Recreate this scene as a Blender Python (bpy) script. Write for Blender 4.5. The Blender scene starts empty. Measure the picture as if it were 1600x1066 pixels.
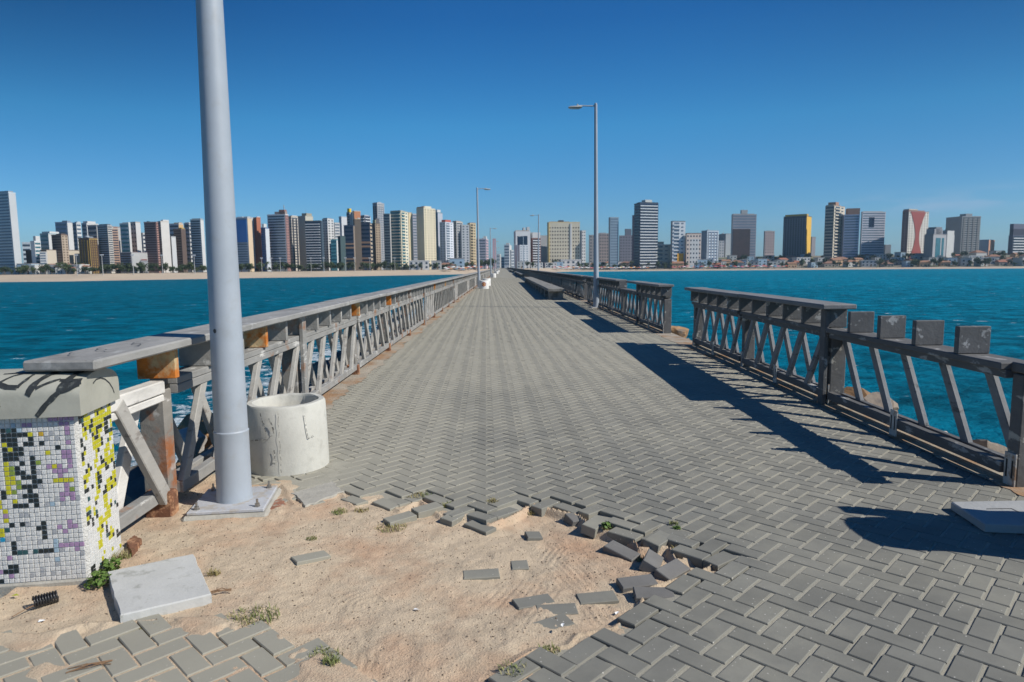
import bpy, bmesh, math, random
import numpy as np
from mathutils import Matrix, Vector, Euler, noise as mnoise
R = math.radians
random.seed(7)
rng = np.random.default_rng(7)
scene = bpy.context.scene
col = scene.collection

# ------------------------------------------------------------------ camera
F_PX = 1040.0; CX, CY = 800.0, 533.0
CAM_H = 1.6
cam_d = bpy.data.cameras.new("camera"); cam = bpy.data.objects.new("camera", cam_d); col.objects.link(cam)
cam_d.lens = 36.0 * F_PX / 1600.0; cam_d.sensor_width = 36; cam_d.clip_start = 0.05; cam_d.clip_end = 30000
YAW, PITCH, ROLL = -0.0125, math.atan(116 / F_PX), -0.010
MC = Matrix.Rotation(YAW, 4, 'Z') @ Matrix.Rotation(math.pi / 2 - PITCH, 4, 'X') @ Matrix.Rotation(ROLL, 4, 'Z')
cam.matrix_world = Matrix.Translation((0, 0, CAM_H)) @ MC
cam_d.dof.use_dof = True; cam_d.dof.focus_distance = 5.5; cam_d.dof.aperture_fstop = 4.0
scene.camera = cam

# ------------------------------------------------------------------ light
SUN_V = Vector((1.14, -0.42, 1.0)).normalized()
SUN_EL = math.asin(SUN_V.z); SUN_AZ = math.atan2(SUN_V.x, SUN_V.y)
w = bpy.data.worlds.new("World"); scene.world = w; w.use_nodes = True
wt = w.node_tree; wt.nodes.clear()
sky = wt.nodes.new('ShaderNodeTexSky'); sky.sky_type = 'NISHITA'; sky.sun_disc = False
sky.sun_elevation = SUN_EL; sky.sun_rotation = SUN_AZ
sky.altitude = 0; sky.air_density = 1.0; sky.dust_density = 0.3; sky.ozone_density = 3.0
hs = wt.nodes.new('ShaderNodeHueSaturation'); hs.inputs['Saturation'].default_value = 1.22; hs.inputs['Value'].default_value = 1.0
hs.inputs['Hue'].default_value = 0.495
bg = wt.nodes.new('ShaderNodeBackground'); bg.inputs['Strength'].default_value = 0.095
wo = wt.nodes.new('ShaderNodeOutputWorld')
# thin low clouds over the right of the town
tc = wt.nodes.new('ShaderNodeTexCoord')
mp = wt.nodes.new('ShaderNodeMapping'); mp.inputs['Scale'].default_value = (6, 6, 40)
cn = wt.nodes.new('ShaderNodeTexNoise'); cn.inputs['Scale'].default_value = 1.6; cn.inputs['Detail'].default_value = 6
cr = wt.nodes.new('ShaderNodeMapRange'); cr.inputs[1].default_value = 0.42; cr.inputs[2].default_value = 0.68; cr.inputs[4].default_value = 0.75
sx = wt.nodes.new('ShaderNodeSeparateXYZ')
m1 = wt.nodes.new('ShaderNodeMapRange'); m1.interpolation_type = 'SMOOTHSTEP'; m1.inputs[1].default_value = 0.03; m1.inputs[2].default_value = 0.075
m1b = wt.nodes.new('ShaderNodeMapRange'); m1b.interpolation_type = 'SMOOTHSTEP'; m1b.inputs[1].default_value = 0.10; m1b.inputs[2].default_value = 0.07
m2 = wt.nodes.new('ShaderNodeMapRange'); m2.interpolation_type = 'SMOOTHSTEP'; m2.inputs[1].default_value = 0.33; m2.inputs[2].default_value = 0.5
mm = [wt.nodes.new('ShaderNodeMath') for _ in range(3)]
for m_ in mm: m_.operation = 'MULTIPLY'
cm = wt.nodes.new('ShaderNodeMixRGB'); cm.inputs[2].default_value = (3.2, 4.9, 7.0, 1)
L = wt.links.new
L(tc.outputs['Generated'], mp.inputs[0]); L(mp.outputs[0], cn.inputs[0]); L(cn.outputs[0], cr.inputs[0])
L(tc.outputs['Generated'], sx.inputs[0]); L(sx.outputs[2], m1.inputs[0]); L(sx.outputs[2], m1b.inputs[0]); L(sx.outputs[0], m2.inputs[0])
L(cr.outputs[0], mm[0].inputs[0]); L(m1.outputs[0], mm[0].inputs[1])
L(mm[0].outputs[0], mm[1].inputs[0]); L(m1b.outputs[0], mm[1].inputs[1])
L(mm[1].outputs[0], mm[2].inputs[0]); L(m2.outputs[0], mm[2].inputs[1])
sx2 = wt.nodes.new('ShaderNodeSeparateXYZ'); L(tc.outputs['Generated'], sx2.inputs[0])
mz = wt.nodes.new('ShaderNodeMapRange'); mz.inputs[1].default_value = 0.0; mz.inputs[2].default_value = 0.5; L(sx2.outputs[2], mz.inputs[0])
rp = wt.nodes.new('ShaderNodeValToRGB'); els = rp.color_ramp.elements
for p_, c_ in ((0.0, (.50, .76, 1.14)), (0.126, (.48, .80, 1.17)), (0.254, (.447, .85, 1.19)), (0.396, (.387, .945, 1.23)), (0.666, (.19, .66, 1.04)), (1.0, (.20, .58, .95))):
    e_ = els.new(p_) if p_ not in (0.0, 1.0) else els[0 if p_ == 0.0 else -1]; e_.color = (*[v / 1.3 for v in c_], 1)
tm = wt.nodes.new('ShaderNodeMixRGB'); tm.blend_type = 'MULTIPLY'; tm.inputs[0].default_value = 1.0
sc2 = wt.nodes.new('ShaderNodeVectorMath'); sc2.operation = 'SCALE'; sc2.inputs['Scale'].default_value = 1.3
L(mz.outputs[0], rp.inputs[0]); L(hs.outputs[0], tm.inputs[1]); L(rp.outputs[0], tm.inputs[2]); L(tm.outputs[0], sc2.inputs[0])
mxl = wt.nodes.new('ShaderNodeMapRange'); mxl.interpolation_type = 'SMOOTHSTEP'; mxl.inputs[1].default_value = -0.75; mxl.inputs[2].default_value = -0.02; mxl.inputs[3].default_value = 0.42; L(sx2.outputs[0], mxl.inputs[0])
mxr = wt.nodes.new('ShaderNodeMapRange'); mxr.interpolation_type = 'SMOOTHSTEP'; mxr.inputs[1].default_value = 0.85; mxr.inputs[2].default_value = 0.15; mxr.inputs[3].default_value = 0.5; L(sx2.outputs[0], mxr.inputs[0])
mlr = wt.nodes.new('ShaderNodeMath'); mlr.operation = 'MULTIPLY'; L(mxl.outputs[0], mlr.inputs[0]); L(mxr.outputs[0], mlr.inputs[1])
mzz = wt.nodes.new('ShaderNodeMapRange'); mzz.inputs[1].default_value = 0.03; mzz.inputs[2].default_value = 0.32; L(sx2.outputs[2], mzz.inputs[0])
mfx = wt.nodes.new('ShaderNodeMix'); mfx.data_type = 'FLOAT'; mfx.inputs[2].default_value = 1.0; L(mzz.outputs[0], mfx.inputs[0]); L(mlr.outputs[0], mfx.inputs[3])
s15 = wt.nodes.new('ShaderNodeMath'); s15.operation = 'MULTIPLY'; s15.inputs[1].default_value = 1.3; L(mfx.outputs[0], s15.inputs[0]); L(s15.outputs[0], sc2.inputs['Scale'])
L(sky.outputs[0], hs.inputs['Color']); L(sc2.outputs[0], cm.inputs[1]); L(mm[2].outputs[0], cm.inputs[0])
L(cm.outputs[0], bg.inputs[0]); L(bg.outputs[0], wo.inputs[0])
sun_d = bpy.data.lights.new("sun", 'SUN'); sun_d.energy = 4.9; sun_d.angle = R(0.5); sun_d.color = (1.0, 0.955, 0.88)
sun = bpy.data.objects.new("sun", sun_d); col.objects.link(sun)
sun.rotation_euler = SUN_V.to_track_quat('Z', 'Y').to_euler()
scene.view_settings.view_transform = 'Standard'; scene.view_settings.look = 'None'
scene.view_settings.exposure = 0.0; scene.view_settings.gamma = 1.0
scene.cycles.max_bounces = 6; scene.cycles.diffuse_bounces = 3; scene.cycles.glossy_bounces = 3

# ------------------------------------------------------------------ pixel helpers (photo pixels 1600x1066 -> world points)
def ray(px, py):
    return (MC.to_3x3() @ Vector(((px - CX) / F_PX, -(py - CY) / F_PX, -1.0)))
def ground(px, py, z=0.0):
    d = ray(px, py); t = (z - CAM_H) / d.z
    return (d.x * t, d.y * t)
def at(px, py, Y):
    d = ray(px, py); t = Y / d.y
    return Vector((d.x * t, Y, CAM_H + d.z * t))

# ------------------------------------------------------------------ materials
MATS = {}
def mat(name, color, rough=0.8, var=0.12, scale=3.0, bump=0.0, bscale=40.0, metal=0.0, spec=None, island=0.0, color2=None, c2scale=2.0, c2lo=0.5, c2hi=0.6, stretch=None, coat=0.0):
    if name in MATS: return MATS[name]
    m = bpy.data.materials.new(name); m.use_nodes = True; nt = m.node_tree; n = nt.nodes; l = nt.links.new
    b = n['Principled BSDF']; b.inputs['Roughness'].default_value = rough; b.inputs['Metallic'].default_value = metal
    if spec is not None: b.inputs['Specular IOR Level'].default_value = spec
    if coat: b.inputs['Coat Weight'].default_value = coat
    g = n.new('ShaderNodeNewGeometry')
    src = g.outputs['Position']
    if stretch:
        mpn = n.new('ShaderNodeMapping'); mpn.inputs['Scale'].default_value = stretch; l(src, mpn.inputs[0]); src = mpn.outputs[0]
    c = n.new('ShaderNodeRGB'); c.outputs[0].default_value = (*color, 1)
    out = c.outputs[0]
    if color2 is not None:
        t2 = n.new('ShaderNodeTexNoise'); t2.inputs['Scale'].default_value = c2scale; t2.inputs['Detail'].default_value = 8; t2.inputs['Roughness'].default_value = 0.65
        l(src, t2.inputs[0])
        r2 = n.new('ShaderNodeMapRange'); r2.inputs[1].default_value = c2lo; r2.inputs[2].default_value = c2hi; l(t2.outputs[0], r2.inputs[0])
        mx = n.new('ShaderNodeMixRGB'); mx.inputs[2].default_value = (*color2, 1); l(out, mx.inputs[1]); l(r2.outputs[0], mx.inputs[0]); out = mx.outputs[0]
    if var:
        t = n.new('ShaderNodeTexNoise'); t.inputs['Scale'].default_value = scale; t.inputs['Detail'].default_value = 8; t.inputs['Roughness'].default_value = 0.7
        l(src, t.inputs[0])
        r = n.new('ShaderNodeMapRange'); r.inputs[1].default_value = 0.3; r.inputs[2].default_value = 0.7
        r.inputs[3].default_value = 1 - var; r.inputs[4].default_value = 1 + var; l(t.outputs[0], r.inputs[0])
        vm = n.new('ShaderNodeVectorMath'); vm.operation = 'SCALE'; l(out, vm.inputs[0]); l(r.outputs[0], vm.inputs['Scale']); out = vm.outputs[0]
    if island:
        r = n.new('ShaderNodeMapRange'); r.inputs[3].default_value = 1 - island; r.inputs[4].default_value = 1 + island; l(g.outputs['Random Per Island'], r.inputs[0])
        vm = n.new('ShaderNodeVectorMath'); vm.operation = 'SCALE'; l(out, vm.inputs[0]); l(r.outputs[0], vm.inputs['Scale']); out = vm.outputs[0]
    l(out, b.inputs['Base Color'])
    if bump:
        t = n.new('ShaderNodeTexNoise'); t.inputs['Scale'].default_value = bscale; t.inputs['Detail'].default_value = 6; t.inputs['Roughness'].default_value = 0.6
        l(src, t.inputs[0])
        bp = n.new('ShaderNodeBump'); bp.inputs['Strength'].default_value = bump; bp.inputs['Distance'].default_value = 0.02
        l(t.outputs[0], bp.inputs['Height']); l(bp.outputs[0], b.inputs['Normal'])
    MATS[name] = m
    return m

M_paver = mat('paver_concrete', (0.185, 0.182, 0.158), 0.9, 0.14, 2.2, 0.12, 220, island=0.08, color2=(0.26, 0.25, 0.205), c2scale=1.4, c2lo=0.45, c2hi=0.72)
# pale aggregate specks in the pavers
def add_specks(m, color, scale, thr, fac=0.8):
    nt = m.node_tree; n = nt.nodes; l = nt.links.new; b = n['Principled BSDF']
    src = b.inputs['Base Color'].links[0].from_socket
    g = n.new('ShaderNodeNewGeometry'); v = n.new('ShaderNodeTexVoronoi'); v.inputs['Scale'].default_value = scale; l(g.outputs['Position'], v.inputs[0])
    r = n.new('ShaderNodeMapRange'); r.inputs[1].default_value = thr; r.inputs[2].default_value = thr * 0.6; r.inputs[4].default_value = 1; l(v.outputs['Distance'], r.inputs[0])
    s = n.new('ShaderNodeSeparateXYZ'); l(v.outputs['Color'], s.inputs[0])
    c = n.new('ShaderNodeMath'); c.operation = 'GREATER_THAN'; c.inputs[1].default_value = 0.72; l(s.outputs[0], c.inputs[0])
    k = n.new('ShaderNodeMath'); k.operation = 'MULTIPLY'; l(r.outputs[0], k.inputs[0]); l(c.outputs[0], k.inputs[1])
    k2 = n.new('ShaderNodeMath'); k2.operation = 'MULTIPLY'; k2.inputs[1].default_value = fac; l(k.outputs[0], k2.inputs[0])
    mx = n.new('ShaderNodeMixRGB'); mx.inputs[2].default_value = (*color, 1); l(src, mx.inputs[1]); l(k2.outputs[0], mx.inputs[0]); l(mx.outputs[0], b.inputs['Base Color'])
add_specks(M_paver, (0.6, 0.58, 0.52), 42, 0.16)
def sanded(m):   # wind-blown sand dulls the bricks farther out along the pier
    nt = m.node_tree; n = nt.nodes; l = nt.links.new; b = n['Principled BSDF']; src = b.inputs['Base Color'].links[0].from_socket
    g = n.new('ShaderNodeNewGeometry'); sp = n.new('ShaderNodeSeparateXYZ'); l(g.outputs['Position'], sp.inputs[0])
    t = n.new('ShaderNodeTexNoise'); t.inputs['Scale'].default_value = 0.7; t.inputs['Detail'].default_value = 7; l(g.outputs['Position'], t.inputs[0])
    a = n.new('ShaderNodeMath'); a.operation = 'MULTIPLY_ADD'; a.inputs[1].default_value = 7.0; l(t.outputs[0], a.inputs[0]); l(sp.outputs[1], a.inputs[2])
    r = n.new('ShaderNodeMapRange'); r.inputs[1].default_value = 7.0; r.inputs[2].default_value = 14.0; r.inputs[3].default_value = 0.0; r.inputs[4].default_value = 0.62; l(a.outputs[0], r.inputs[0])
    a3 = n.new('ShaderNodeMath'); a3.operation = 'MULTIPLY_ADD'; a3.inputs[1].default_value = -1.6; l(t.outputs[0], a3.inputs[0]); l(sp.outputs[0], a3.inputs[2])
    r3 = n.new('ShaderNodeMapRange'); r3.inputs[1].default_value = -0.6; r3.inputs[2].default_value = -1.6; r3.inputs[4].default_value = .6; l(a3.outputs[0], r3.inputs[0])
    mxx = n.new('ShaderNodeMath'); mxx.operation = 'MAXIMUM'; l(r.outputs[0], mxx.inputs[0]); l(r3.outputs[0], mxx.inputs[1]); r = mxx
    mx = n.new('ShaderNodeMixRGB'); mx.inputs[2].default_value = (0.375, 0.352, 0.280, 1); l(src, mx.inputs[1]); l(r.outputs[0], mx.inputs[0]); l(mx.outputs[0], b.inputs['Base Color'])
sanded(M_paver)
M_paverfar = mat('paver_far', (0.300, 0.286, 0.232), 0.9, 0.08, 0.5, 0.1, 6, stretch=(3, 0.12, 1))
M_dirt = mat('sandy_dirt', (0.55, 0.44, 0.31), 0.95, 0.15, 9, 0.55, 100, color2=(0.49, 0.315, 0.20), c2scale=1.5, c2lo=0.46, c2hi=0.68)
add_specks(M_dirt, (0.14, 0.10, 0.07), 70, 0.22, 0.7)
M_joint = mat('joint_sand', (0.34, 0.322, 0.262), 0.95, 0.12, 6, 0.3, 150)
M_edge = mat('edge_concrete', (0.36, 0.315, 0.25), 0.95, 0.2, 4, 0.4, 60, color2=(0.33, 0.20, 0.11), c2scale=1.6, c2lo=.46, c2hi=.6)
add_specks(M_edge, (0.12, 0.10, 0.08), 50, 0.2, 0.6)
M_conc = mat('pale_concrete', (0.53, 0.52, 0.465), 0.85, 0.10, 6, 0.10, 60, color2=(0.33, 0.325, 0.29), c2scale=6, c2lo=0.52, c2hi=0.74)
M_concd = mat('grey_concrete', (0.38, 0.36, 0.31), 0.9, 0.2, 7, 0.3, 50)
M_slab = mat('slab_concrete', (0.50, 0.50, 0.475), 0.9, 0.08, 5, 0.15, 45, color2=(0.36, 0.36, 0.33), c2scale=11, c2lo=0.56, c2hi=0.66)
M_cap = mat('cap_cement', (0.36, 0.355, 0.30), 0.85, 0.12, 6, 0.06, 50)
def weather(name, base, chip, rust=None, rlo=0.6, rhi=0.68):
    m = mat(name, base, 0.8, 0.22, 5, 0.2, 30, color2=chip, c2scale=9, c2lo=0.58, c2hi=0.64, stretch=(1, 0.35, 1))
    if rust:
        nt = m.node_tree; n = nt.nodes; l = nt.links.new; b = n['Principled BSDF']; src = b.inputs['Base Color'].links[0].from_socket
        g = n.new('ShaderNodeNewGeometry'); t = n.new('ShaderNodeTexNoise'); t.inputs['Scale'].default_value = 2.3; t.inputs['Detail'].default_value = 7; t.inputs['Roughness'].default_value = 0.62
        l(g.outputs['Position'], t.inputs[0]); r = n.new('ShaderNodeMapRange'); r.inputs[1].default_value = rlo; r.inputs[2].default_value = rhi; l(t.outputs[0], r.inputs[0])
        mx = n.new('ShaderNodeMixRGB'); mx.inputs[2].default_value = (*rust, 1); l(src, mx.inputs[1]); l(r.outputs[0], mx.inputs[0]); l(mx.outputs[0], b.inputs['Base Color'])
    return m
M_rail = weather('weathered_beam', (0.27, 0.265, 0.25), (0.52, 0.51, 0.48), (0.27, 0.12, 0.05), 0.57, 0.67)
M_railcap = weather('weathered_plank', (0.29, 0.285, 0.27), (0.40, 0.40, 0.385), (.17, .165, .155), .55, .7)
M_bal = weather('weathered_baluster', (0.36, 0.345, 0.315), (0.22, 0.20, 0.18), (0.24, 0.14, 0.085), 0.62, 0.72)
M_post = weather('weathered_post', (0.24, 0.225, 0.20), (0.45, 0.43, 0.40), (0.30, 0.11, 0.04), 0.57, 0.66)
M_railR = weather('worn_backlit_beam', (0.115, 0.115, 0.115), (0.36, 0.36, 0.35), None)  # right rail: worn wood, its colours darkened to paint in the backlit shade
M_railcapR = weather('worn_backlit_plank', (0.19, 0.19, 0.19), (0.16, 0.16, 0.155), None)
M_balR = weather('worn_backlit_baluster', (0.22, 0.225, 0.23), (0.11, 0.11, 0.11), None)
M_postR = weather('worn_backlit_post', (0.13, 0.125, 0.12), (0.40, 0.38, 0.33), None)
M_white = weather('flaking_white_paint', (0.62, 0.60, 0.56), (0.32, 0.30, 0.28), None)
M_rust = mat('bright_rust', (0.52, 0.165, 0.025), 0.9, 0.3, 9, 0.2, 40, color2=(0.48, 0.36, 0.20), c2scale=4, c2lo=0.45, c2hi=0.55)
M_brown = mat('rusted_foot', (0.17, 0.075, 0.04), 0.95, 0.4, 18, 0.25, 40, color2=(0.40, 0.22, 0.12), c2scale=14)
M_brk = mat('bracket_metal', (0.5, 0.49, 0.46), 0.6, 0.15, 12, 0.2, 60, color2=(0.3, 0.2, 0.13), c2scale=10)
M_slot = mat('dark_slot', (0.03, 0.03, 0.03), 0.9, 0)
M_lamp = mat('lamp_paint', (0.35, 0.39, 0.435), 0.5, 0.07, 3.0, 0.03, 20, color2=(0.33, 0.35, 0.37), c2scale=9, c2lo=.55, c2hi=.75)
M_lampplate = mat('lamp_plate_paint', (0.44, 0.45, 0.47), 0.6, 0.12, 12, 0.15, 50, color2=(0.40, 0.37, 0.33), c2scale=9)
M_steel = mat('bolt_steel', (0.35, 0.33, 0.30), 0.35, 0.2, 30, metal=0.8)
M_lens = mat('lamp_lens', (0.55, 0.55, 0.52), 0.3, 0.0)
M_lhead = mat('lamp_head', (0.42, 0.42, 0.40), 0.5, 0.1)
M_black = mat('black_spray', (0.03, 0.034, 0.035), 0.6, 0.3, 20, color2=(.16, .17, .15), c2scale=35, c2lo=.55, c2hi=.75)
M_grout = mat('white_grout', (0.66, 0.645, 0.60), 0.9, 0.12, 14, 0.8, 90)
M_green = mat('weed_leaf', (0.10, 0.17, 0.03), 0.7, 0.3, 30)
M_dry = mat('dry_grass', (0.30, 0.25, 0.10), 0.8, 0.3, 40, color2=(0.12, 0.16, 0.04), c2scale=3)
M_hose = mat('black_plastic', (0.02, 0.02, 0.022), 0.35, 0.1)
M_rock = mat('groyne_rock', (0.27, 0.22, 0.17), 0.9, 0.3, 1.5, 1.0, 8, color2=(0.16, 0.14, 0.125), c2scale=1.1)
M_rocko = mat('ochre_rock', (0.36, 0.21, 0.10), 0.9, 0.3, 3, 1.0, 8, color2=(0.22, 0.18, 0.14), c2scale=2)

# ------------------------------------------------------------------ mesh helpers
def link(o, parent=None):
    col.objects.link(o)
    if parent is not None: o.parent = parent
    return o
def mesh_np(name, V, Fs, mats, smooth=False, midx=None):
    me = bpy.data.meshes.new(name); me.from_pydata([tuple(v) for v in V], [], [tuple(f) for f in Fs])
    if not isinstance(mats, (list, tuple)): mats = [mats]
    for m in mats: me.materials.append(m)
    if midx is not None: me.polygons.foreach_set('material_index', np.array(midx, dtype=np.int32))
    if smooth: me.polygons.foreach_set('use_smooth', np.ones(len(me.polygons), dtype=bool))
    me.update(); return me
class MB:
    def __init__(s): s.v = []; s.f = []; s.m = []
    def add(s, V, Fs, mi=0):
        o = len(s.v); s.v += [tuple(p) for p in V]; s.f += [tuple(i + o for i in f) for f in Fs]; s.m += [mi] * len(Fs); return s
    def box(s, x0, x1, y0, y1, z0, z1, mi=0, ch=0.0):
        if ch:
            b = bmesh.new(); bmesh.ops.create_cube(b, size=1)
            for v in b.verts: v.co = Vector(((x0 + x1) / 2 + v.co.x * (x1 - x0), (y0 + y1) / 2 + v.co.y * (y1 - y0), (z0 + z1) / 2 + v.co.z * (z1 - z0)))
            bmesh.ops.bevel(b, geom=b.edges[:], offset=ch, segments=1, affect='EDGES')
            b.verts.index_update(); s.add([v.co[:] for v in b.verts], [[v.index for v in f.verts] for f in b.faces], mi); b.free(); return s
        V = [(x0, y0, z0), (x1, y0, z0), (x1, y1, z0), (x0, y1, z0), (x0, y0, z1), (x1, y0, z1), (x1, y1, z1), (x0, y1, z1)]
        return s.add(V, [(3, 2, 1, 0), (4, 5, 6, 7), (0, 1, 5, 4), (1, 2, 6, 5), (2, 3, 7, 6), (3, 0, 4, 7)], mi)
    def lathe(s, prof, n=24, mi=0, cx=0, cy=0, caps=True):
        o = len(s.v)
        V = [(cx + r * math.cos(2 * math.pi * k / n), cy + r * math.sin(2 * math.pi * k / n), z) for r, z in prof for k in range(n)]
        Fs = [(j * n + k, j * n + (k + 1) % n, (j + 1) * n + (k + 1) % n, (j + 1) * n + k) for j in range(len(prof) - 1) for k in range(n)]
        if caps: Fs += [tuple(range(n - 1, -1, -1)), tuple((len(prof) - 1) * n + k for k in range(n))]
        return s.add(V, Fs, mi)
    def tube(s, pts, r, n=8, mi=0):
        pts = [Vector(p) for p in pts]; V = []; rr = r if isinstance(r, (list, tuple)) else [r] * len(pts)
        for i, p in enumerate(pts):
            d = (pts[min(i + 1, len(pts) - 1)] - pts[max(i - 1, 0)]).normalized()
            a = d.orthogonal().normalized() if i == 0 else (a - d * a.dot(d)).normalized()
            b = d.cross(a)
            V += [p + (a * math.cos(2 * math.pi * k / n) + b * math.sin(2 * math.pi * k / n)) * rr[i] for k in range(n)]
        Fs = [(j * n + k, j * n + (k + 1) % n, (j + 1) * n + (k + 1) % n, (j + 1) * n + k) for j in range(len(pts) - 1) for k in range(n)]
        Fs += [tuple(range(n - 1, -1, -1)), tuple((len(pts) - 1) * n + k for k in range(n))]
        return s.add([v[:] for v in V], Fs, mi)
    def mesh(s, name, mats, smooth=False): return mesh_np(name, s.v, s.f, mats, smooth, s.m)
    def build(s, name, mats, parent=None, smooth=False, loc=None):
        o = link(bpy.data.objects.new(name, s.mesh(name, mats, smooth)), parent)
        if loc is not None: o.location = loc
        return o
def autosmooth(o, ang=40):
    me = o.data
    me.polygons.foreach_set('use_smooth', np.ones(len(me.polygons), dtype=bool))
    try: me.set_sharp_from_angle(angle=R(ang))
    except Exception: pass
def tag(o, label=None, cat=None, group=None, kind=None):
    if label: o['label'] = label
    if cat: o['category'] = cat
    if group: o['group'] = group
    if kind: o['kind'] = kind
    return o
def empty(name, loc=(0, 0, 0), rz=0, label=None, cat=None, group=None):
    o = link(bpy.data.objects.new(name, None)); o.location = loc; o.rotation_euler = (0, 0, rz); o.empty_display_size = 0.2
    return tag(o, label, cat, group)
def put(name, me, parent=None, loc=(0, 0, 0), rot=(0, 0, 0), sc=None):
    o = link(bpy.data.objects.new(name, me), parent); o.location = loc; o.rotation_euler = rot
    if sc: o.scale = sc
    return o
def inst(me, mtx):   # verts of a mesh transformed, for joining far repeats
    return [tuple(mtx @ v.co) for v in me.vertices], [tuple(p.vertices) for p in me.polygons]

# ------------------------------------------------------------------ terrain
WATER = -4.2
def y0(px): return 417 - 0.01 * (px - 800)
SH = []
for px, py in [(0, 441), (100, 440), (200, 438), (320, 436), (400, 434.5), (500, 433), (600, 431), (700, 429.3)]:
    gx, gy = ground(px, py, WATER); SH.append((gx, gy))
SH = [(-2500, 150), (-1200, 230), (-600, 320)] + SH + [(-10, 600), (30, 650), (67, 700), (150, 690), (266, 655), (374, 625), (449, 575), (900, 500), (2500, 300)]
SHX = [p[0] for p in SH]; SHY = [p[1] for p in SH]
def shoreY(x): return float(np.interp(x, SHX, SHY))
def sm(a, b, x): t = min(1, max(0, (x - a) / (b - a))); return t * t * (3 - 2 * t)
def gz(x, y):
    s = y - shoreY(x)
    w_ = sm(40, 110, x); top = -0.05 * (1 - w_) - 2.7 * w_
    z = float(np.interp(s, [-5, 0, 14, 40], [-4.8, -4.25, -2.9 - .5 * w_, top]))
    return z + sm(34, 190, s) * (11.5 * sm(60, 250, x) + 2.6 * w_)
xs = sorted(set([round(v, 1) for v in list(np.linspace(-2500, 2500, 60)) + list(np.linspace(-340, 560, 120))]))
def terr(name, offs, m):
    V = []; Fs = []
    for o_ in offs:
        for x in xs:
            y = shoreY(x) + o_; V.append((x, y, gz(x, y)))
    n = len(xs)
    for j in range(len(offs) - 1):
        for i in range(n - 1): Fs.append((j * n + i, j * n + i + 1, (j + 1) * n + i + 1, (j + 1) * n + i))
    me = mesh_np(name, V, Fs, m, True); return tag(link(bpy.data.objects.new(name, me)), kind='structure')
M_beach = mat('beach_sand', (0.48, 0.39, 0.29), 0.95, 0.1, 0.05, color2=(0.42, 0.35, 0.26), c2scale=0.06, c2lo=0.55, c2hi=0.75)
M_city = mat('city_ground', (0.22, 0.19, 0.15), 0.95, 0.2, 0.05, color2=(0.07, 0.10, 0.04), c2scale=0.05)
terr('beach', [-12, -5, 0, 3, 7, 14, 22, 30, 38], M_beach)
terr('city_ground', [38, 60, 90, 120, 160, 200, 260, 500, 1500, 4000], M_city)

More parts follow.
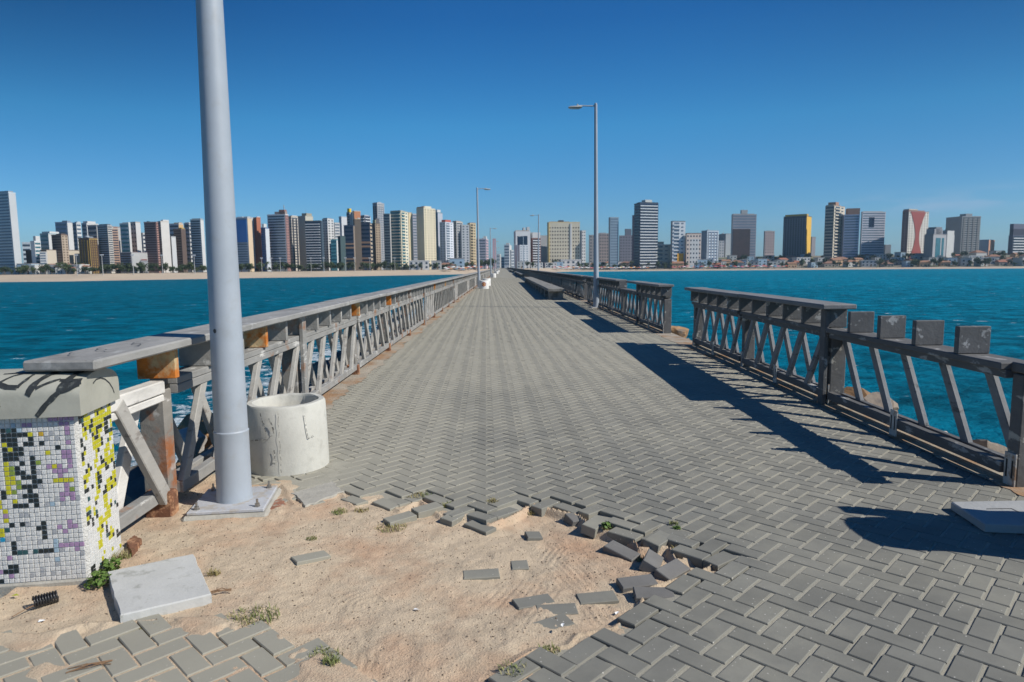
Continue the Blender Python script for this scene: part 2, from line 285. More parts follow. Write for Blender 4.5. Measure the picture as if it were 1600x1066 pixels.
# water
def water_mat():
    m = bpy.data.materials.new('sea_water'); m.use_nodes = True; nt = m.node_tree; n = nt.nodes; l = nt.links.new
    b = n['Principled BSDF']; b.inputs['IOR'].default_value = 1.33; b.inputs['Specular IOR Level'].default_value = 0.05
    g = n.new('ShaderNodeNewGeometry')
    s = n.new('ShaderNodeSeparateXYZ'); l(g.outputs['Position'], s.inputs[0])
    # water colour: greener and paler over the sandy shallows on the right, deeper on the left
    big = n.new('ShaderNodeTexNoise'); big.inputs['Scale'].default_value = 0.012; big.inputs['Detail'].default_value = 4; l(g.outputs['Position'], big.inputs[0])
    r = n.new('ShaderNodeMapRange'); r.inputs[1].default_value = -60; r.inputs[2].default_value = 120; l(s.outputs[0], r.inputs[0])
    ad = n.new('ShaderNodeMath'); ad.operation = 'MULTIPLY_ADD'; ad.inputs[1].default_value = 0.9; ad.inputs[2].default_value = -0.45; l(big.outputs[0], ad.inputs[0])
    a2 = n.new('ShaderNodeMath'); a2.operation = 'ADD'; a2.use_clamp = True; l(r.outputs[0], a2.inputs[0]); l(ad.outputs[0], a2.inputs[1])
    c = n.new('ShaderNodeMixRGB'); c.inputs[1].default_value = (0.0, 0.116, 0.184, 1); c.inputs[2].default_value = (0.0, 0.182, 0.285, 1); l(a2.outputs[0], c.inputs[0])
    # light and dark of the wave chop painted into the water colour
    mp = n.new('ShaderNodeMapping'); mp.inputs['Scale'].default_value = (0.75, 1.1, 1.0); mp.inputs['Rotation'].default_value = (0, 0, 0.3); l(g.outputs['Position'], mp.inputs[0])
    chop = n.new('ShaderNodeTexNoise'); chop.inputs['Scale'].default_value = 0.42; chop.inputs['Detail'].default_value = 9; chop.inputs['Roughness'].default_value = 0.65; l(mp.outputs[0], chop.inputs[0])
    rc = n.new('ShaderNodeMapRange'); rc.inputs[1].default_value = 0.35; rc.inputs[2].default_value = 0.65; rc.inputs[3].default_value = 0.55; rc.inputs[4].default_value = 1.5; l(chop.outputs[0], rc.inputs[0])
    vm = n.new('ShaderNodeVectorMath'); vm.operation = 'SCALE'; l(c.outputs[0], vm.inputs[0]); l(rc.outputs[0], vm.inputs['Scale'])
    # whitecaps
    mp2 = n.new('ShaderNodeMapping'); mp2.inputs['Scale'].default_value = (0.33, 0.75, 1.0); mp2.inputs['Rotation'].default_value = (0, 0, 0.5); l(g.outputs['Position'], mp2.inputs[0])
    wc = n.new('ShaderNodeTexNoise'); wc.inputs['Scale'].default_value = 1.0; wc.inputs['Detail'].default_value = 5; wc.inputs['Roughness'].default_value = 0.6; l(mp2.outputs[0], wc.inputs[0])
    rw = n.new('ShaderNodeMapRange'); rw.inputs[1].default_value = 0.68; rw.inputs[2].default_value = 0.71; rw.inputs[4].default_value = 0.9; l(wc.outputs[0], rw.inputs[0])
    # broken foam along the rocks of the groyne, left side
    fr = n.new('ShaderNodeTexNoise'); fr.inputs['Scale'].default_value = 0.9; fr.inputs['Detail'].default_value = 9; fr.inputs['Roughness'].default_value = 0.72; fr.inputs['Distortion'].default_value = 0.6; l(g.outputs['Position'], fr.inputs[0])
    d1 = n.new('ShaderNodeMapRange'); d1.interpolation_type = 'SMOOTHSTEP'; d1.inputs[1].default_value = -24; d1.inputs[2].default_value = -8; d1.inputs[3].default_value = 0.78; d1.inputs[4].default_value = 0.40; l(s.outputs[0], d1.inputs[0])
    sb = n.new('ShaderNodeMath'); sb.operation = 'SUBTRACT'; l(fr.outputs[0], sb.inputs[0]); l(d1.outputs[0], sb.inputs[1])
    rf = n.new('ShaderNodeMapRange'); rf.inputs[1].default_value = 0.0; rf.inputs[2].default_value = 0.05; rf.inputs[4].default_value = 0.9; l(sb.outputs[0], rf.inputs[0])
    lim = n.new('ShaderNodeMapRange'); lim.inputs[1].default_value = -2; lim.inputs[2].default_value = -5; lim.inputs[3].default_value = 0; lim.inputs[4].default_value = 1; l(s.outputs[0], lim.inputs[0])
    lm = n.new('ShaderNodeMath'); lm.operation = 'MULTIPLY'; l(rf.outputs[0], lm.inputs[0]); l(lim.outputs[0], lm.inputs[1])
    mxm = n.new('ShaderNodeMath'); mxm.operation = 'MAXIMUM'; l(rw.outputs[0], mxm.inputs[0]); l(lm.outputs[0], mxm.inputs[1])
    mx = n.new('ShaderNodeMixRGB'); mx.inputs[2].default_value = (0.62, 0.70, 0.74, 1); l(vm.outputs[0], mx.inputs[1]); l(mxm.outputs[0], mx.inputs[0])
    l(mx.outputs[0], b.inputs['Base Color'])
    ra = n.new('ShaderNodeMapRange'); ra.inputs[3].default_value = 0.6; ra.inputs[4].default_value = 0.8; l(mxm.outputs[0], ra.inputs[0]); l(ra.outputs[0], b.inputs['Roughness'])
    n1 = n.new('ShaderNodeTexNoise'); n1.inputs['Scale'].default_value = 0.55; n1.inputs['Detail'].default_value = 10; n1.inputs['Roughness'].default_value = 0.62; l(mp.outputs[0], n1.inputs[0])
    bp = n.new('ShaderNodeBump'); bp.inputs['Strength'].default_value = 1.0; bp.inputs['Distance'].default_value = 1.3; l(n1.outputs[0], bp.inputs['Height']); l(bp.outputs[0], b.inputs['Normal'])
    return m
wm = MB(); wm.add([(-5000, -4500, WATER), (5000, -4500, WATER), (5000, 3000, WATER), (-5000, 3000, WATER)], [(0, 1, 2, 3)])
tag(wm.build('sea_water', water_mat()), kind='structure')

# ------------------------------------------------------------------ pier
XL, XR = -2.12, 3.60         # paved strip
PIER_END = 640
pb = MB(); pb.box(-2.52, 3.98, -14, PIER_END, -4.8, -0.14)
tag(pb.build('pier_base', M_concd), kind='structure')

# hole in the paving (photo outline laid on the ground)
HOLE_PX = [(385, 757), (440, 758), (462, 788), (500, 779), (535, 768), (552, 788), (590, 772), (625, 792), (655, 775), (690, 800), (735, 800), (765, 812), (800, 800), (830, 782), (870, 792), (905, 800), (935, 822),
           (985, 832), (1000, 850), (1045, 848), (1060, 868), (1100, 862), (1112, 880), (1080, 892), (1040, 905), (1010, 915), (1000, 945), (960, 975), (905, 985), (890, 1003), (835, 1010), (785, 1040), (800, 1110),
           (740, 1200), (600, 1180), (590, 1066), (556, 1045), (500, 1022), (430, 988), (330, 964), (220, 970), (130, 974), (60, 992), (0, 990), (-180, 1010)]
HOLE = [ground(*p) for p in HOLE_PX] + [(-3.6, 2.2), (-3.6, 5.05), (-2.1, 5.05)]
HP = np.array(HOLE)
def inside(P, poly):
    x, y = P[:, 0], P[:, 1]; c = np.zeros(len(P), bool); n = len(poly); j = n - 1
    for i in range(n):
        xi, yi = poly[i]; xj, yj = poly[j]
        with np.errstate(divide='ignore', invalid='ignore'):
            t = ((yi > y) != (yj > y)) & (x < (xj - xi) * (y - yi) / (yj - yi + 1e-12) + xi)
        c ^= t; j = i
    return c
def dist_poly(P, poly):
    d = np.full(len(P), 1e9); n = len(poly)
    for i in range(n):
        a = poly[i]; b = poly[(i + 1) % n]; ab = b - a; t = np.clip(((P - a) @ ab) / (ab @ ab + 1e-12), 0, 1)
        q = a + t[:, None] * ab; d = np.minimum(d, np.hypot(*(P - q).T))
    return d

# herringbone, 20 x 10 cm at 45 degrees
def bricks(ylo, yhi):
    out = []; s = 0.1035; c = math.sqrt(0.5)
    rngk = int((yhi + 8) / s) + 6
    for nn in range(-60, rngk + 60):
        for m_ in range(-int((yhi + 12) / s / 4) - 20, int((yhi + 12) / s / 4) + 20):
            for kind in (0, 1):
                if kind == 0: u, v, a = nn + 4 * m_ + 1.0, nn + 0.5, 0.0
                else: u, v, a = nn + 4 * m_ + 2.5, nn, math.pi / 2
                u *= .1022; v *= .1075
                x = (u - v) * c + 0.35; y = (u + v) * c
                if ylo <= y < yhi and (XL - 0.02 if y > 3.6 else -2.5) < x < XR + 0.02: out.append((x, y, a + math.pi / 4))
    return out
B = bricks(1.2, 100)
BP = np.array([(b[0], b[1]) for b in B])
ins = inside(BP, HP); dh = dist_poly(BP, HP)
def paver_mesh(L_=0.196, W_=0.096, H_=0.06, ch=0.004):
    hx, hy = L_ / 2, W_ / 2; V = []
    for (a, z) in ((0, -H_), (0, -ch), (ch, 0)):
        V += [(-hx + a, -hy + a, z), (hx - a, -hy + a, z), (hx - a, hy - a, z), (-hx + a, hy - a, z)]
    Fs = [(8, 9, 10, 11)] + [(k, (k + 1) % 4, 4 + (k + 1) % 4, 4 + k) for k in range(4)] + [(4 + k, 4 + (k + 1) % 4, 8 + (k + 1) % 4, 8 + k) for k in range(4)] + [(3, 2, 1, 0)]
    return V, Fs
PV, PF = paver_mesh(); PV = np.array(PV)
MAINV = []; MAINF = []; off = 0
loose_pav = []
LPX = [(972, 862), (1022, 876), (1052, 892), (996, 912), (1020, 928), (1030, 843), (931, 818), (908, 808), (604, 789), (625, 810), (668, 795), (711, 807)]
for i, (x, y, a) in enumerate(B):
    if ins[i]: continue
    if dh[i] < 0.085 and 2.2 < y < 5.3 and x > -2.0:
        loose_pav.append((x, y, a, dh[i])); continue
    # slight settling near the hole and general unevenness
    sink = max(0, 0.3 - dh[i]) * 0.008 if y < 6 else 0
    und = (0.004 if y < 5.6 else 0.0015) * mnoise.noise(Vector((x * 0.9, y * 0.9, 0)))
    z = und - sink + random.uniform(-0.0012, 0.0012)
    gp = max(0, .30 - dh[i]) * .045 if 3.4 < y < 6 else 0; x += random.gauss(0, gp); y += random.gauss(0, gp)
    rz = a + random.gauss(0, 0.006 + gp); tx = random.gauss(0, 0.006); ty = random.gauss(0, 0.006)
    ca, sa = math.cos(rz), math.sin(rz)
    p = PV.copy()
    if y > 14: p = p[[4, 5, 6, 7, 8, 9, 10, 11]]; p[:4, 2] = -0.012
    X = x + random.gauss(0, 0.001) + p[:, 0] * ca - p[:, 1] * sa; Y = y + p[:, 0] * sa + p[:, 1] * ca
    Z = z + p[:, 2] + tx * p[:, 0] + ty * p[:, 1]
    MAINV.append(np.stack([X, Y, Z], 1))
    if y > 14: MAINF += [tuple(k + off for k in f) for f in [(4, 5, 6, 7)] + [(k, (k + 1) % 4, 4 + (k + 1) % 4, 4 + k) for k in range(4)]]; off += 8
    else: MAINF += [tuple(k + off for k in f) for f in PF]; off += 12
me = mesh_np('paving', np.concatenate(MAINV).tolist(), MAINF, M_paver)
tag(link(bpy.data.objects.new('paving', me)), kind='structure')
fm = MB(); fm.add([(XL, 99.9, 0.0), (XR, 99.9, 0.0), (XR, PIER_END, 0), (XL, PIER_END, 0)], [(0, 1, 2, 3)])
tag(fm.build('far_paving', M_paverfar), kind='structure')

# joint sand sheet + dirt of the hole as height fields
def hf(name, x0, x1, yy0, yy1, step, fn, m):
    nx = int((x1 - x0) / step) + 1; ny = int((yy1 - yy0) / step) + 1
    gx, gy = np.meshgrid(np.linspace(x0, x1, nx), np.linspace(yy0, yy1, ny))
    P = np.stack([gx.ravel(), gy.ravel()], 1); z = fn(P)
    me = bpy.data.meshes.new(name); nv = len(P); me.vertices.add(nv)
    me.vertices.foreach_set('co', np.column_stack([P, z]).astype(np.float32).ravel())
    idx = np.arange(nv).reshape(ny, nx)
    q = np.stack([idx[:-1, :-1], idx[:-1, 1:], idx[1:, 1:], idx[1:, :-1]], -1).reshape(-1, 4)
    me.loops.add(q.size); me.polygons.add(len(q)); me.loops.foreach_set('vertex_index', q.ravel().astype(np.int32))
    me.polygons.foreach_set('loop_start', np.arange(0, q.size, 4, dtype=np.int32)); me.polygons.foreach_set('loop_total', np.full(len(q), 4, np.int32))
    me.polygons.foreach_set('use_smooth', np.ones(len(q), bool))
    me.materials.append(m); me.update(calc_edges=True); me.validate()
    return tag(link(bpy.data.objects.new(name, me)), kind='structure')
def vnoise(P, s, seed=0):   # cheap smooth value noise
    r_ = np.random.default_rng(seed); T = r_.random((64, 64)); q = P * s; i = np.floor(q).astype(int); f = q - i; f = f * f * (3 - 2 * f)
    a = T[i[:, 0] % 64, i[:, 1] % 64]; b = T[(i[:, 0] + 1) % 64, i[:, 1] % 64]; c = T[i[:, 0] % 64, (i[:, 1] + 1) % 64]; d = T[(i[:, 0] + 1) % 64, (i[:, 1] + 1) % 64]
    return (a * (1 - f[:, 0]) + b * f[:, 0]) * (1 - f[:, 1]) + (c * (1 - f[:, 0]) + d * f[:, 0]) * f[:, 1]
TR = []
for pts in ([(560, 1050), (575, 990), (570, 935)], [(640, 1060), (760, 960), (850, 840)], [(610, 1040), (720, 950), (790, 880)], [(700, 1066), (780, 980), (840, 900)], [(880, 860), (930, 900), (965, 950)], [(905, 850), (960, 895), (985, 935)]):
    TR.append([ground(*p) for p in pts])
def dirt_z(P):
    d = dist_poly(P, HP); i = inside(P, HP)
    deepness = 0.25 + 0.75 * np.clip((P[:, 0] + 0.9) / 1.2, 0, 1) * np.clip((P[:, 1] - 2.6) / 1.2, 0, 1)
    base = -0.012 - 0.06 * deepness * np.clip(d / 0.04, 0, 1)
    z = np.where(i, base, -0.014)
    # rim outside goes below the pavers
    z = np.where(~i, np.where(d < 0.24, -0.0055 - (0.006 + 0.04 * deepness) * np.clip(1 - d / 0.24, 0, 1), -0.0055), z)
    reg = np.maximum(np.clip((0.1 - P[:, 0]) / .8, 0, 1) * np.clip((3.5 - P[:, 1]) / .3, 0, 1), np.clip((-0.9 - P[:, 0]) / .5, 0, 1) * np.clip((P[:, 1] - 4.4) / .3, 0, 1))
    dr = np.clip((vnoise(P, 4.3, 31) * .6 + vnoise(P, 11, 32) * .3 + vnoise(P, 30, 33) * .1 + np.clip(.16 - d, 0, .16) * 1.6 - .50) * 5, 0, 1) * reg
    z = np.where(~i, z + dr * (.0075 + .02 * np.clip(1 - d / .24, 0, 1)), z)
    left = i * np.clip((-P[:, 0] - 0.9) / 0.5, 0, 1)
    z = z + left * 0.012
    und = (vnoise(P, 2.2, 1) - .5) * 0.03 + (vnoise(P, 6, 2) - .5) * 0.012 + (vnoise(P, 17, 3) - .5) * 0.007 + (vnoise(P, 45, 4) - .5) * 0.0035
    z = z + und * i * np.clip(d / 0.12, 0.15, 1)
    for k, tr in enumerate(TR):
        a, b, c = map(np.array, tr); t = np.linspace(0, 1, 14)[:, None]; cv = (1 - t) ** 2 * a + 2 * t * (1 - t) * b + t * t * c
        best = np.full(len(P), 9.0); 
        for s_ in range(13):
            p0, p1 = cv[s_], cv[s_ + 1]; ab = p1 - p0; tt = np.clip(((P - p0) @ ab) / (ab @ ab), 0, 1); dd = P - (p0 + tt[:, None] * ab)
            sg = np.sign(ab[0] * (P[:, 1] - p0[1]) - ab[1] * (P[:, 0] - p0[0])); dist = np.hypot(*dd.T); m_ = dist < np.abs(best); best = np.where(m_, dist * sg, best)
        wid = 0.16; mask = np.clip(1 - np.abs(best) / wid, 0, 1)
        z = z + i * mask ** 0.5 * (0.0034 * np.sin(best * 2 * math.pi / 0.036)) * np.clip(vnoise(P, 3.1, 9) * 2.4 - .8, 0, 1) - i * mask * 0.006
    return z
dg = hf('dirt_ground', -2.51, 1.9, 1.0, 5.6, 0.009, dirt_z, M_dirt)
dg.data.materials.append(M_joint)
_co = np.empty(len(dg.data.vertices) * 3, np.float32); dg.data.vertices.foreach_get('co', _co); _co = _co.reshape(-1, 3)[:, :2].astype(float)
_out = ~inside(_co, HP) & (dist_poly(_co, HP) + (vnoise(_co, 14, 21) - .5) * .12 > 0.05) & ~((_co[:, 0] < .1) & (_co[:, 1] < 3.5))
_lv = np.empty(len(dg.data.polygons) * 4, np.int32); dg.data.polygons.foreach_get('vertices', _lv)
dg.data.polygons.foreach_set('material_index', _out[_lv.reshape(-1, 4)[:, 0]].astype(np.int32)); dg.data.update()
js = MB()
for (a, b, c, d) in ((1.9, 3.97, 0.9, 5.6), (-2.51, 3.97, 5.6, 100.5)):
    zj = -0.0055 if d < 6 else -0.0042; js.add([(a, c, zj), (b, c, zj), (b, d, zj), (a, d, zj)], [(0, 1, 2, 3)])
js.add([(-2.51, 100.5, -0.008), (3.97, 100.5, -0.008), (3.97, PIER_END, -0.008), (-2.51, PIER_END, -0.008)], [(0, 1, 2, 3)])
js.add([(-2.51, -14, -0.02), (3.97, -14, -0.02), (3.97, 1.0, -0.02), (-2.51, 1.0, -0.02)], [(0, 1, 2, 3)])
tag(js.build('joint_sand', M_joint), kind='structure')
# dusty concrete edges under the railings, ragged towards the pavers
def edge(name, xo, xi, ya, yb, jag, st):
    V = []; Fs = []; y = ya; k = 0
    while y < yb:
        V += [(xo, y, 0.0035), (xi + jag * (mnoise.noise(Vector((y * 2.1, xo, 0))) + 0.5 * mnoise.noise(Vector((y * 9, xo, 3)))), y, 0.0035), (xo, y, -0.2)]
        if k:
            a = 3 * (k - 1); b = 3 * k; q = (a, b, b + 1, a + 1) if xo < xi else (a, a + 1, b + 1, b)
            Fs += [q[::-1], (a, a + 2, b + 2, b)]
        k += 1; y += st if y < 60 else 4
    me = mesh_np(name, V, Fs, M_edge); tag(link(bpy.data.objects.new(name, me)), kind='structure')
edge('pier_edge', -2.53, -2.06, 5.3, PIER_END, 0.10, 0.05)
edge('pier_edge', 3.99, 3.56, 3.0, PIER_END, 0.06, 0.05)

# loose / tilted pavers round the hole -> individual things
pm = mesh_np('paver', PV.tolist(), PF, M_paver)
M_paverd = mat('paver_dark', (0.17, 0.165, 0.155), 0.9, 0.16, 3, 0.25, 220)  # darker tone of the same brick, for some of the tilted ones
pmd = mesh_np('paver', PV.tolist(), PF, M_paverd)
hv, hfc = paver_mesh(0.10, 0.096); pmh = mesh_np('paver', hv, hfc, M_paver)
hc = HP[:46].mean(0)
EDGEB = []
for (x, y, a, d) in loose_pav:
    if any(math.hypot(x - ground(p_[0], p_[1])[0], y - ground(p_[0], p_[1])[1]) < .105 for p_ in LPX): continue
    g_up = y > 3.7
    k = random.uniform(0.3, 1.0) if g_up else random.uniform(0.0, 0.55)
    cpt = np.array([0.2, 3.7]); v = cpt - np.array([x, y]); v = v / np.hypot(*v)
    t = k * 0.10
    o = put('paver', pm, None, (x + v[0] * 0.012 * k, y + v[1] * 0.012 * k, -0.002 - 0.012 * k), (0, 0, 0))
    ax = Vector((-v[1], v[0], 0)); q = Matrix.Rotation(-t * random.uniform(-.3, 1.0), 3, ax) @ Matrix.Rotation(a + random.gauss(0, 0.05 * k + .01), 3, 'Z')
    o.rotation_euler = q.to_euler()
    EDGEB.append((x, y, o))
def _side(x, y): return 'lower left' if x < -.35 and y < 3.6 else 'lower right' if y < 3.35 else 'right' if x > .75 else 'upper right' if x > .15 else 'upper'
_by = {}
for x, y, o in EDGEB: _by.setdefault(_side(x, y), []).append((x, y, o))
_ord = ['first', 'second', 'third', 'fourth', 'fifth', 'sixth', 'seventh', 'eighth', 'ninth', 'tenth', 'eleventh', 'twelfth', 'thirteenth', 'fourteenth', 'fifteenth', 'sixteenth', 'seventeenth', 'eighteenth', 'nineteenth', 'twentieth']
for sd_, l_ in _by.items():
    l_.sort(key=lambda t: t[0])
    for i_, (x, y, o) in enumerate(l_): tag(o, '%s grey brick from the left along the %s edge of the hole' % (_ord[min(i_, 19)], sd_), 'paver', 'bricks along the edge of the hole')
# (px, py, angle deg in ground plane, tilt deg, tilt axis deg, z, mesh, label)
LP = [(604, 789, -42, 3, 0, -.022, pm, 'grey paving brick lying flat beside dry grass at the upper left of the hole'),
      (625, 810, 38, 2, 0, -.012, pm, 'left brick of two grey bricks lying end to end above the dirt'),
      (668, 795, 38, 3, 30, -.006, pm, 'right brick of two grey bricks lying end to end above the dirt'),
      (711, 807, 58, 6, 60, -.022, pm, 'grey brick pointing away, just right of the two bricks lying end to end'),
      (750, 824, -42, 3, 10, -.048, pm, 'brownish grey brick lying flat and alone under the upper edge of the hole'),
      (834, 838, 100, 5, 90, -.066, pmh, 'small broken bluish grey brick with a snapped corner in the upper hole'),
      (812, 885, 95, 2, 0, -.062, pmh, 'small square half brick lying flat in the middle of the dirt'),
      (752, 899, 6, 1, 0, -.052, pm, 'flat grey brick sunk level with the dirt left of the half brick'),
      (486, 872, 38, 5, 130, -.012, pm, 'grey brick lying alone in the dirt right of the white slab'),
      (834, 942, 20, 2, 90, -.052, pm, 'half buried brick, smallest visible corner in the lower dirt'),
      (870, 955, 4, 1.5, 0, -.050, pm, 'brownish brick half buried in the lower dirt'),
      (933, 936, 8, 3, 0, -.048, pm, 'pale brick half buried in dirt at the right foot of the hole'),
      (862, 978, 28, 4, 20, -.048, pm, 'thin dark sliver of a buried brick near the lower right edge'),
      (972, 862, -44, 10, 20, -.042, pmd, 'dark brick tilted in the sand at the right of the hole'),
      (1022, 876, 68, 26, 80, -.026, pmd, 'dark brick standing half on its side in the right of the hole'),
      (1052, 892, 42, 18, 40, -.032, pmd, 'dark brick tipped up next to the brick standing on its side'),
      (996, 911, 12, 7, 10, -.036, pmd, 'dark tilted brick low on the right slope of the hole'),
      (1022, 929, -3, 6, 0, -.026, pmd, 'dark brick sliding into the hole below the tilted bricks'),
      (1030, 843, 50, 10, 60, -.006, pm, 'grey brick leaning down into the upper right corner of the hole'),
      (931, 818, 56, 9, 60, -.008, pm, 'grey brick pointing into the hole beside green weeds'),
      (908, 808, 30, 16, 40, -.040, pmd, 'dark brick fallen under the upper right edge of the hole')]
for (px, py, a, t, ta, z, me_, lab) in LP:
    x, y = ground(px, py, z)
    o = put('paver', me_, None, (x, y, z + 0.012))
    o.rotation_euler = (Matrix.Rotation(R(t), 3, Vector((math.cos(R(ta)), math.sin(R(ta)), 0))) @ Matrix.Rotation(R(a), 3, 'Z')).to_euler()
    tag(o, lab, 'paver', 'loose bricks in the dirt hole')

# grit and pebbles in the dirt, one mass
V = []; Fs = []
n_p = 11000; q = np.stack([rng.uniform(-2.6, 1.5, n_p * 3), rng.uniform(2.2, 5.3, n_p * 3)], 1)
q = q[inside(q, HP)][:n_p]; qz = dirt_z(q)
for (x, y), z in zip(q, qz):
    r_ = 0.0017 * (1 + 3.0 * random.random() ** 6); o_ = len(V)
    for k in range(4):
        a = k * math.pi / 2 + random.random(); V.append((x + r_ * math.cos(a), y + r_ * math.sin(a), z - 0.0005))
    V.append((x, y, z + r_ * 1.1)); Fs += [(o_, o_ + 1, o_ + 4), (o_ + 1, o_ + 2, o_ + 4), (o_ + 2, o_ + 3, o_ + 4), (o_ + 3, o_, o_ + 4)]
me = mesh_np('pebbles', V, Fs, [mat('pebble', (0.26, 0.2, 0.145), 0.9, 0.3, 60, island=0.6)])
tag(link(bpy.data.objects.new('pebbles', me)), 'loose grit and small pebbles strewn over the sandy dirt', 'pebbles', kind='stuff')

# grass: tufts
def tuft(x, y, z, r, n, h, m, name, label, cat='weed', group=None, lean=0.8):
    V = []; Fs = []
    for _ in range(n):
        a = random.uniform(0, 6.28); rr = r * random.random() ** .6; bx, by = rr * math.cos(a), rr * math.sin(a) * .8
        hh = h * random.uniform(.4, 1); d = random.uniform(0, 6.28); w_ = random.uniform(.0012, .0024); ln = random.uniform(.2, lean) * hh * 1.5
        px_, py_ = math.cos(d + 1.57) * w_, math.sin(d + 1.57) * w_; o_ = len(V)
        mx_, my_ = bx + math.cos(d) * ln * .35, by + math.sin(d) * ln * .35
        V += [(bx - px_, by - py_, -0.004), (bx + px_, by + py_, -0.004), (mx_ + px_, my_ + py_, hh * .65), (mx_ - px_, my_ - py_, hh * .65), (bx + math.cos(d) * ln, by + math.sin(d) * ln, hh)]
        Fs += [(o_, o_ + 1, o_ + 2, o_ + 3), (o_ + 3, o_ + 2, o_ + 4)]
    me = mesh_np(name, V, Fs, m); o = link(bpy.data.objects.new(name, me)); o.location = (x, y, z)
    return tag(o, label, cat, group)
M_grass = mat('grass_blade', (0.17, 0.20, 0.06), 0.8, 0.3, 40, color2=(0.34, 0.29, 0.14), c2scale=20)
TU = [(398, 970, .12, 260, .03, 'patch of low green grass on the dirt below the white slab', 0),
      (530, 803, .06, 120, .025, 'thin green grass patch right of the lamp base plate', 0),
      (487, 845, .035, 60, .02, 'tiny grass tuft above the brick lying alone', 0),
      (190, 880, .05, 90, .05, 'green grass tuft between mosaic pillar and white slab', 0),
      (335, 905, .035, 60, .035, 'yellowish tuft at the right edge of the white slab', 1),
      (510, 1030, .07, 160, .035, 'grass growing in the gap between bricks at the bottom edge', 0),
      (520, 1048, .04, 80, .03, 'small weed tuft in a brick joint at the bottom of the photo', 0),
      (655, 778, .09, 240, .03, 'dry yellow grass between the bricks at the upper left of the hole', 1),
      (610, 825, .10, 180, .025, 'dry grass fringe under the two bricks lying end to end', 1),
      (700, 792, .05, 100, .03, 'dry grass tuft behind the brick pointing away', 1),
      (830, 795, .05, 110, .035, 'dry grass clump under the upper edge of the hole', 1),
      (950, 824, .035, 90, .035, 'bright green weed beside the brick pointing into the hole', 0),
      (1053, 826, .03, 70, .03, 'bright green weed sprouting from a joint right of the hole', 0),
      (1065, 860, .05, 100, .03, 'dry grass behind the leaning bricks at the right of the hole', 1),
      (858, 1021, .05, 110, .025, 'grass in a brick joint below the hole at right', 0),
      (800, 1055, .06, 120, .03, 'grass tuft between bricks at the very bottom right of the hole', 0),
      (770, 790, .04, 80, .03, 'small dry tuft under the raised bricks at the top of the hole', 1),
      (565, 800, .05, 90, .022, 'sparse dry grass left of the first flat brick', 1),
      (235, 985, .05, 90, .022, 'dry grass tuft on the sand in front of the white slab', 1),
      (1000, 868, .04, 70, .025, 'dry grass beside the dark tilted brick', 1)]
for (px, py, r_, n_, h_, lab, k) in TU:
    x, y = ground(px, py, -0.03); z = float(dirt_z(np.array([[x, y]]))[0]); tuft(x, y, z, r_, n_, h_, [M_grass, M_dry][k], 'grass_tuft', lab, 'grass tuft')
def weed(px, py, r, n, label):
    x, y = ground(px, py, 0.0); V = []; Fs = []
    for _ in range(n):
        a = random.uniform(0, 6.28); e = random.uniform(.1, 1.3); rr = r * random.random() ** .4
        c = Vector((rr * math.cos(a) * math.cos(e), rr * math.sin(a) * math.cos(e), rr * math.sin(e) * 1.1 + .005)); s_ = random.uniform(.008, .018)
        u = Vector((random.gauss(0, 1), random.gauss(0, 1), random.gauss(0, .5))).normalized() * s_; v = u.cross(Vector((random.gauss(0, .4), random.gauss(0, .4), 1))).normalized() * s_ * .7
        o_ = len(V); V += [tuple(c - u), tuple(c + v), tuple(c + u), tuple(c - v)]; Fs.append((o_, o_ + 1, o_ + 2, o_ + 3))
    o = link(bpy.data.objects.new('weed', mesh_np('weed', V, Fs, M_green))); o.location = (x, y, -0.01); tag(o, label, 'weed')
weed(155, 912, .065, 170, 'leafy bright green weed at the foot of the mosaic pillar')
weed(173, 890, .06, 110, 'leafy green weed squeezed between pillar corner and white slab')
weed(1058, 826, .02, 30, 'small leafy weed in the joint right of the hole')
weed(947, 822, .03, 50, 'small leafy weed by the dark fallen brick')

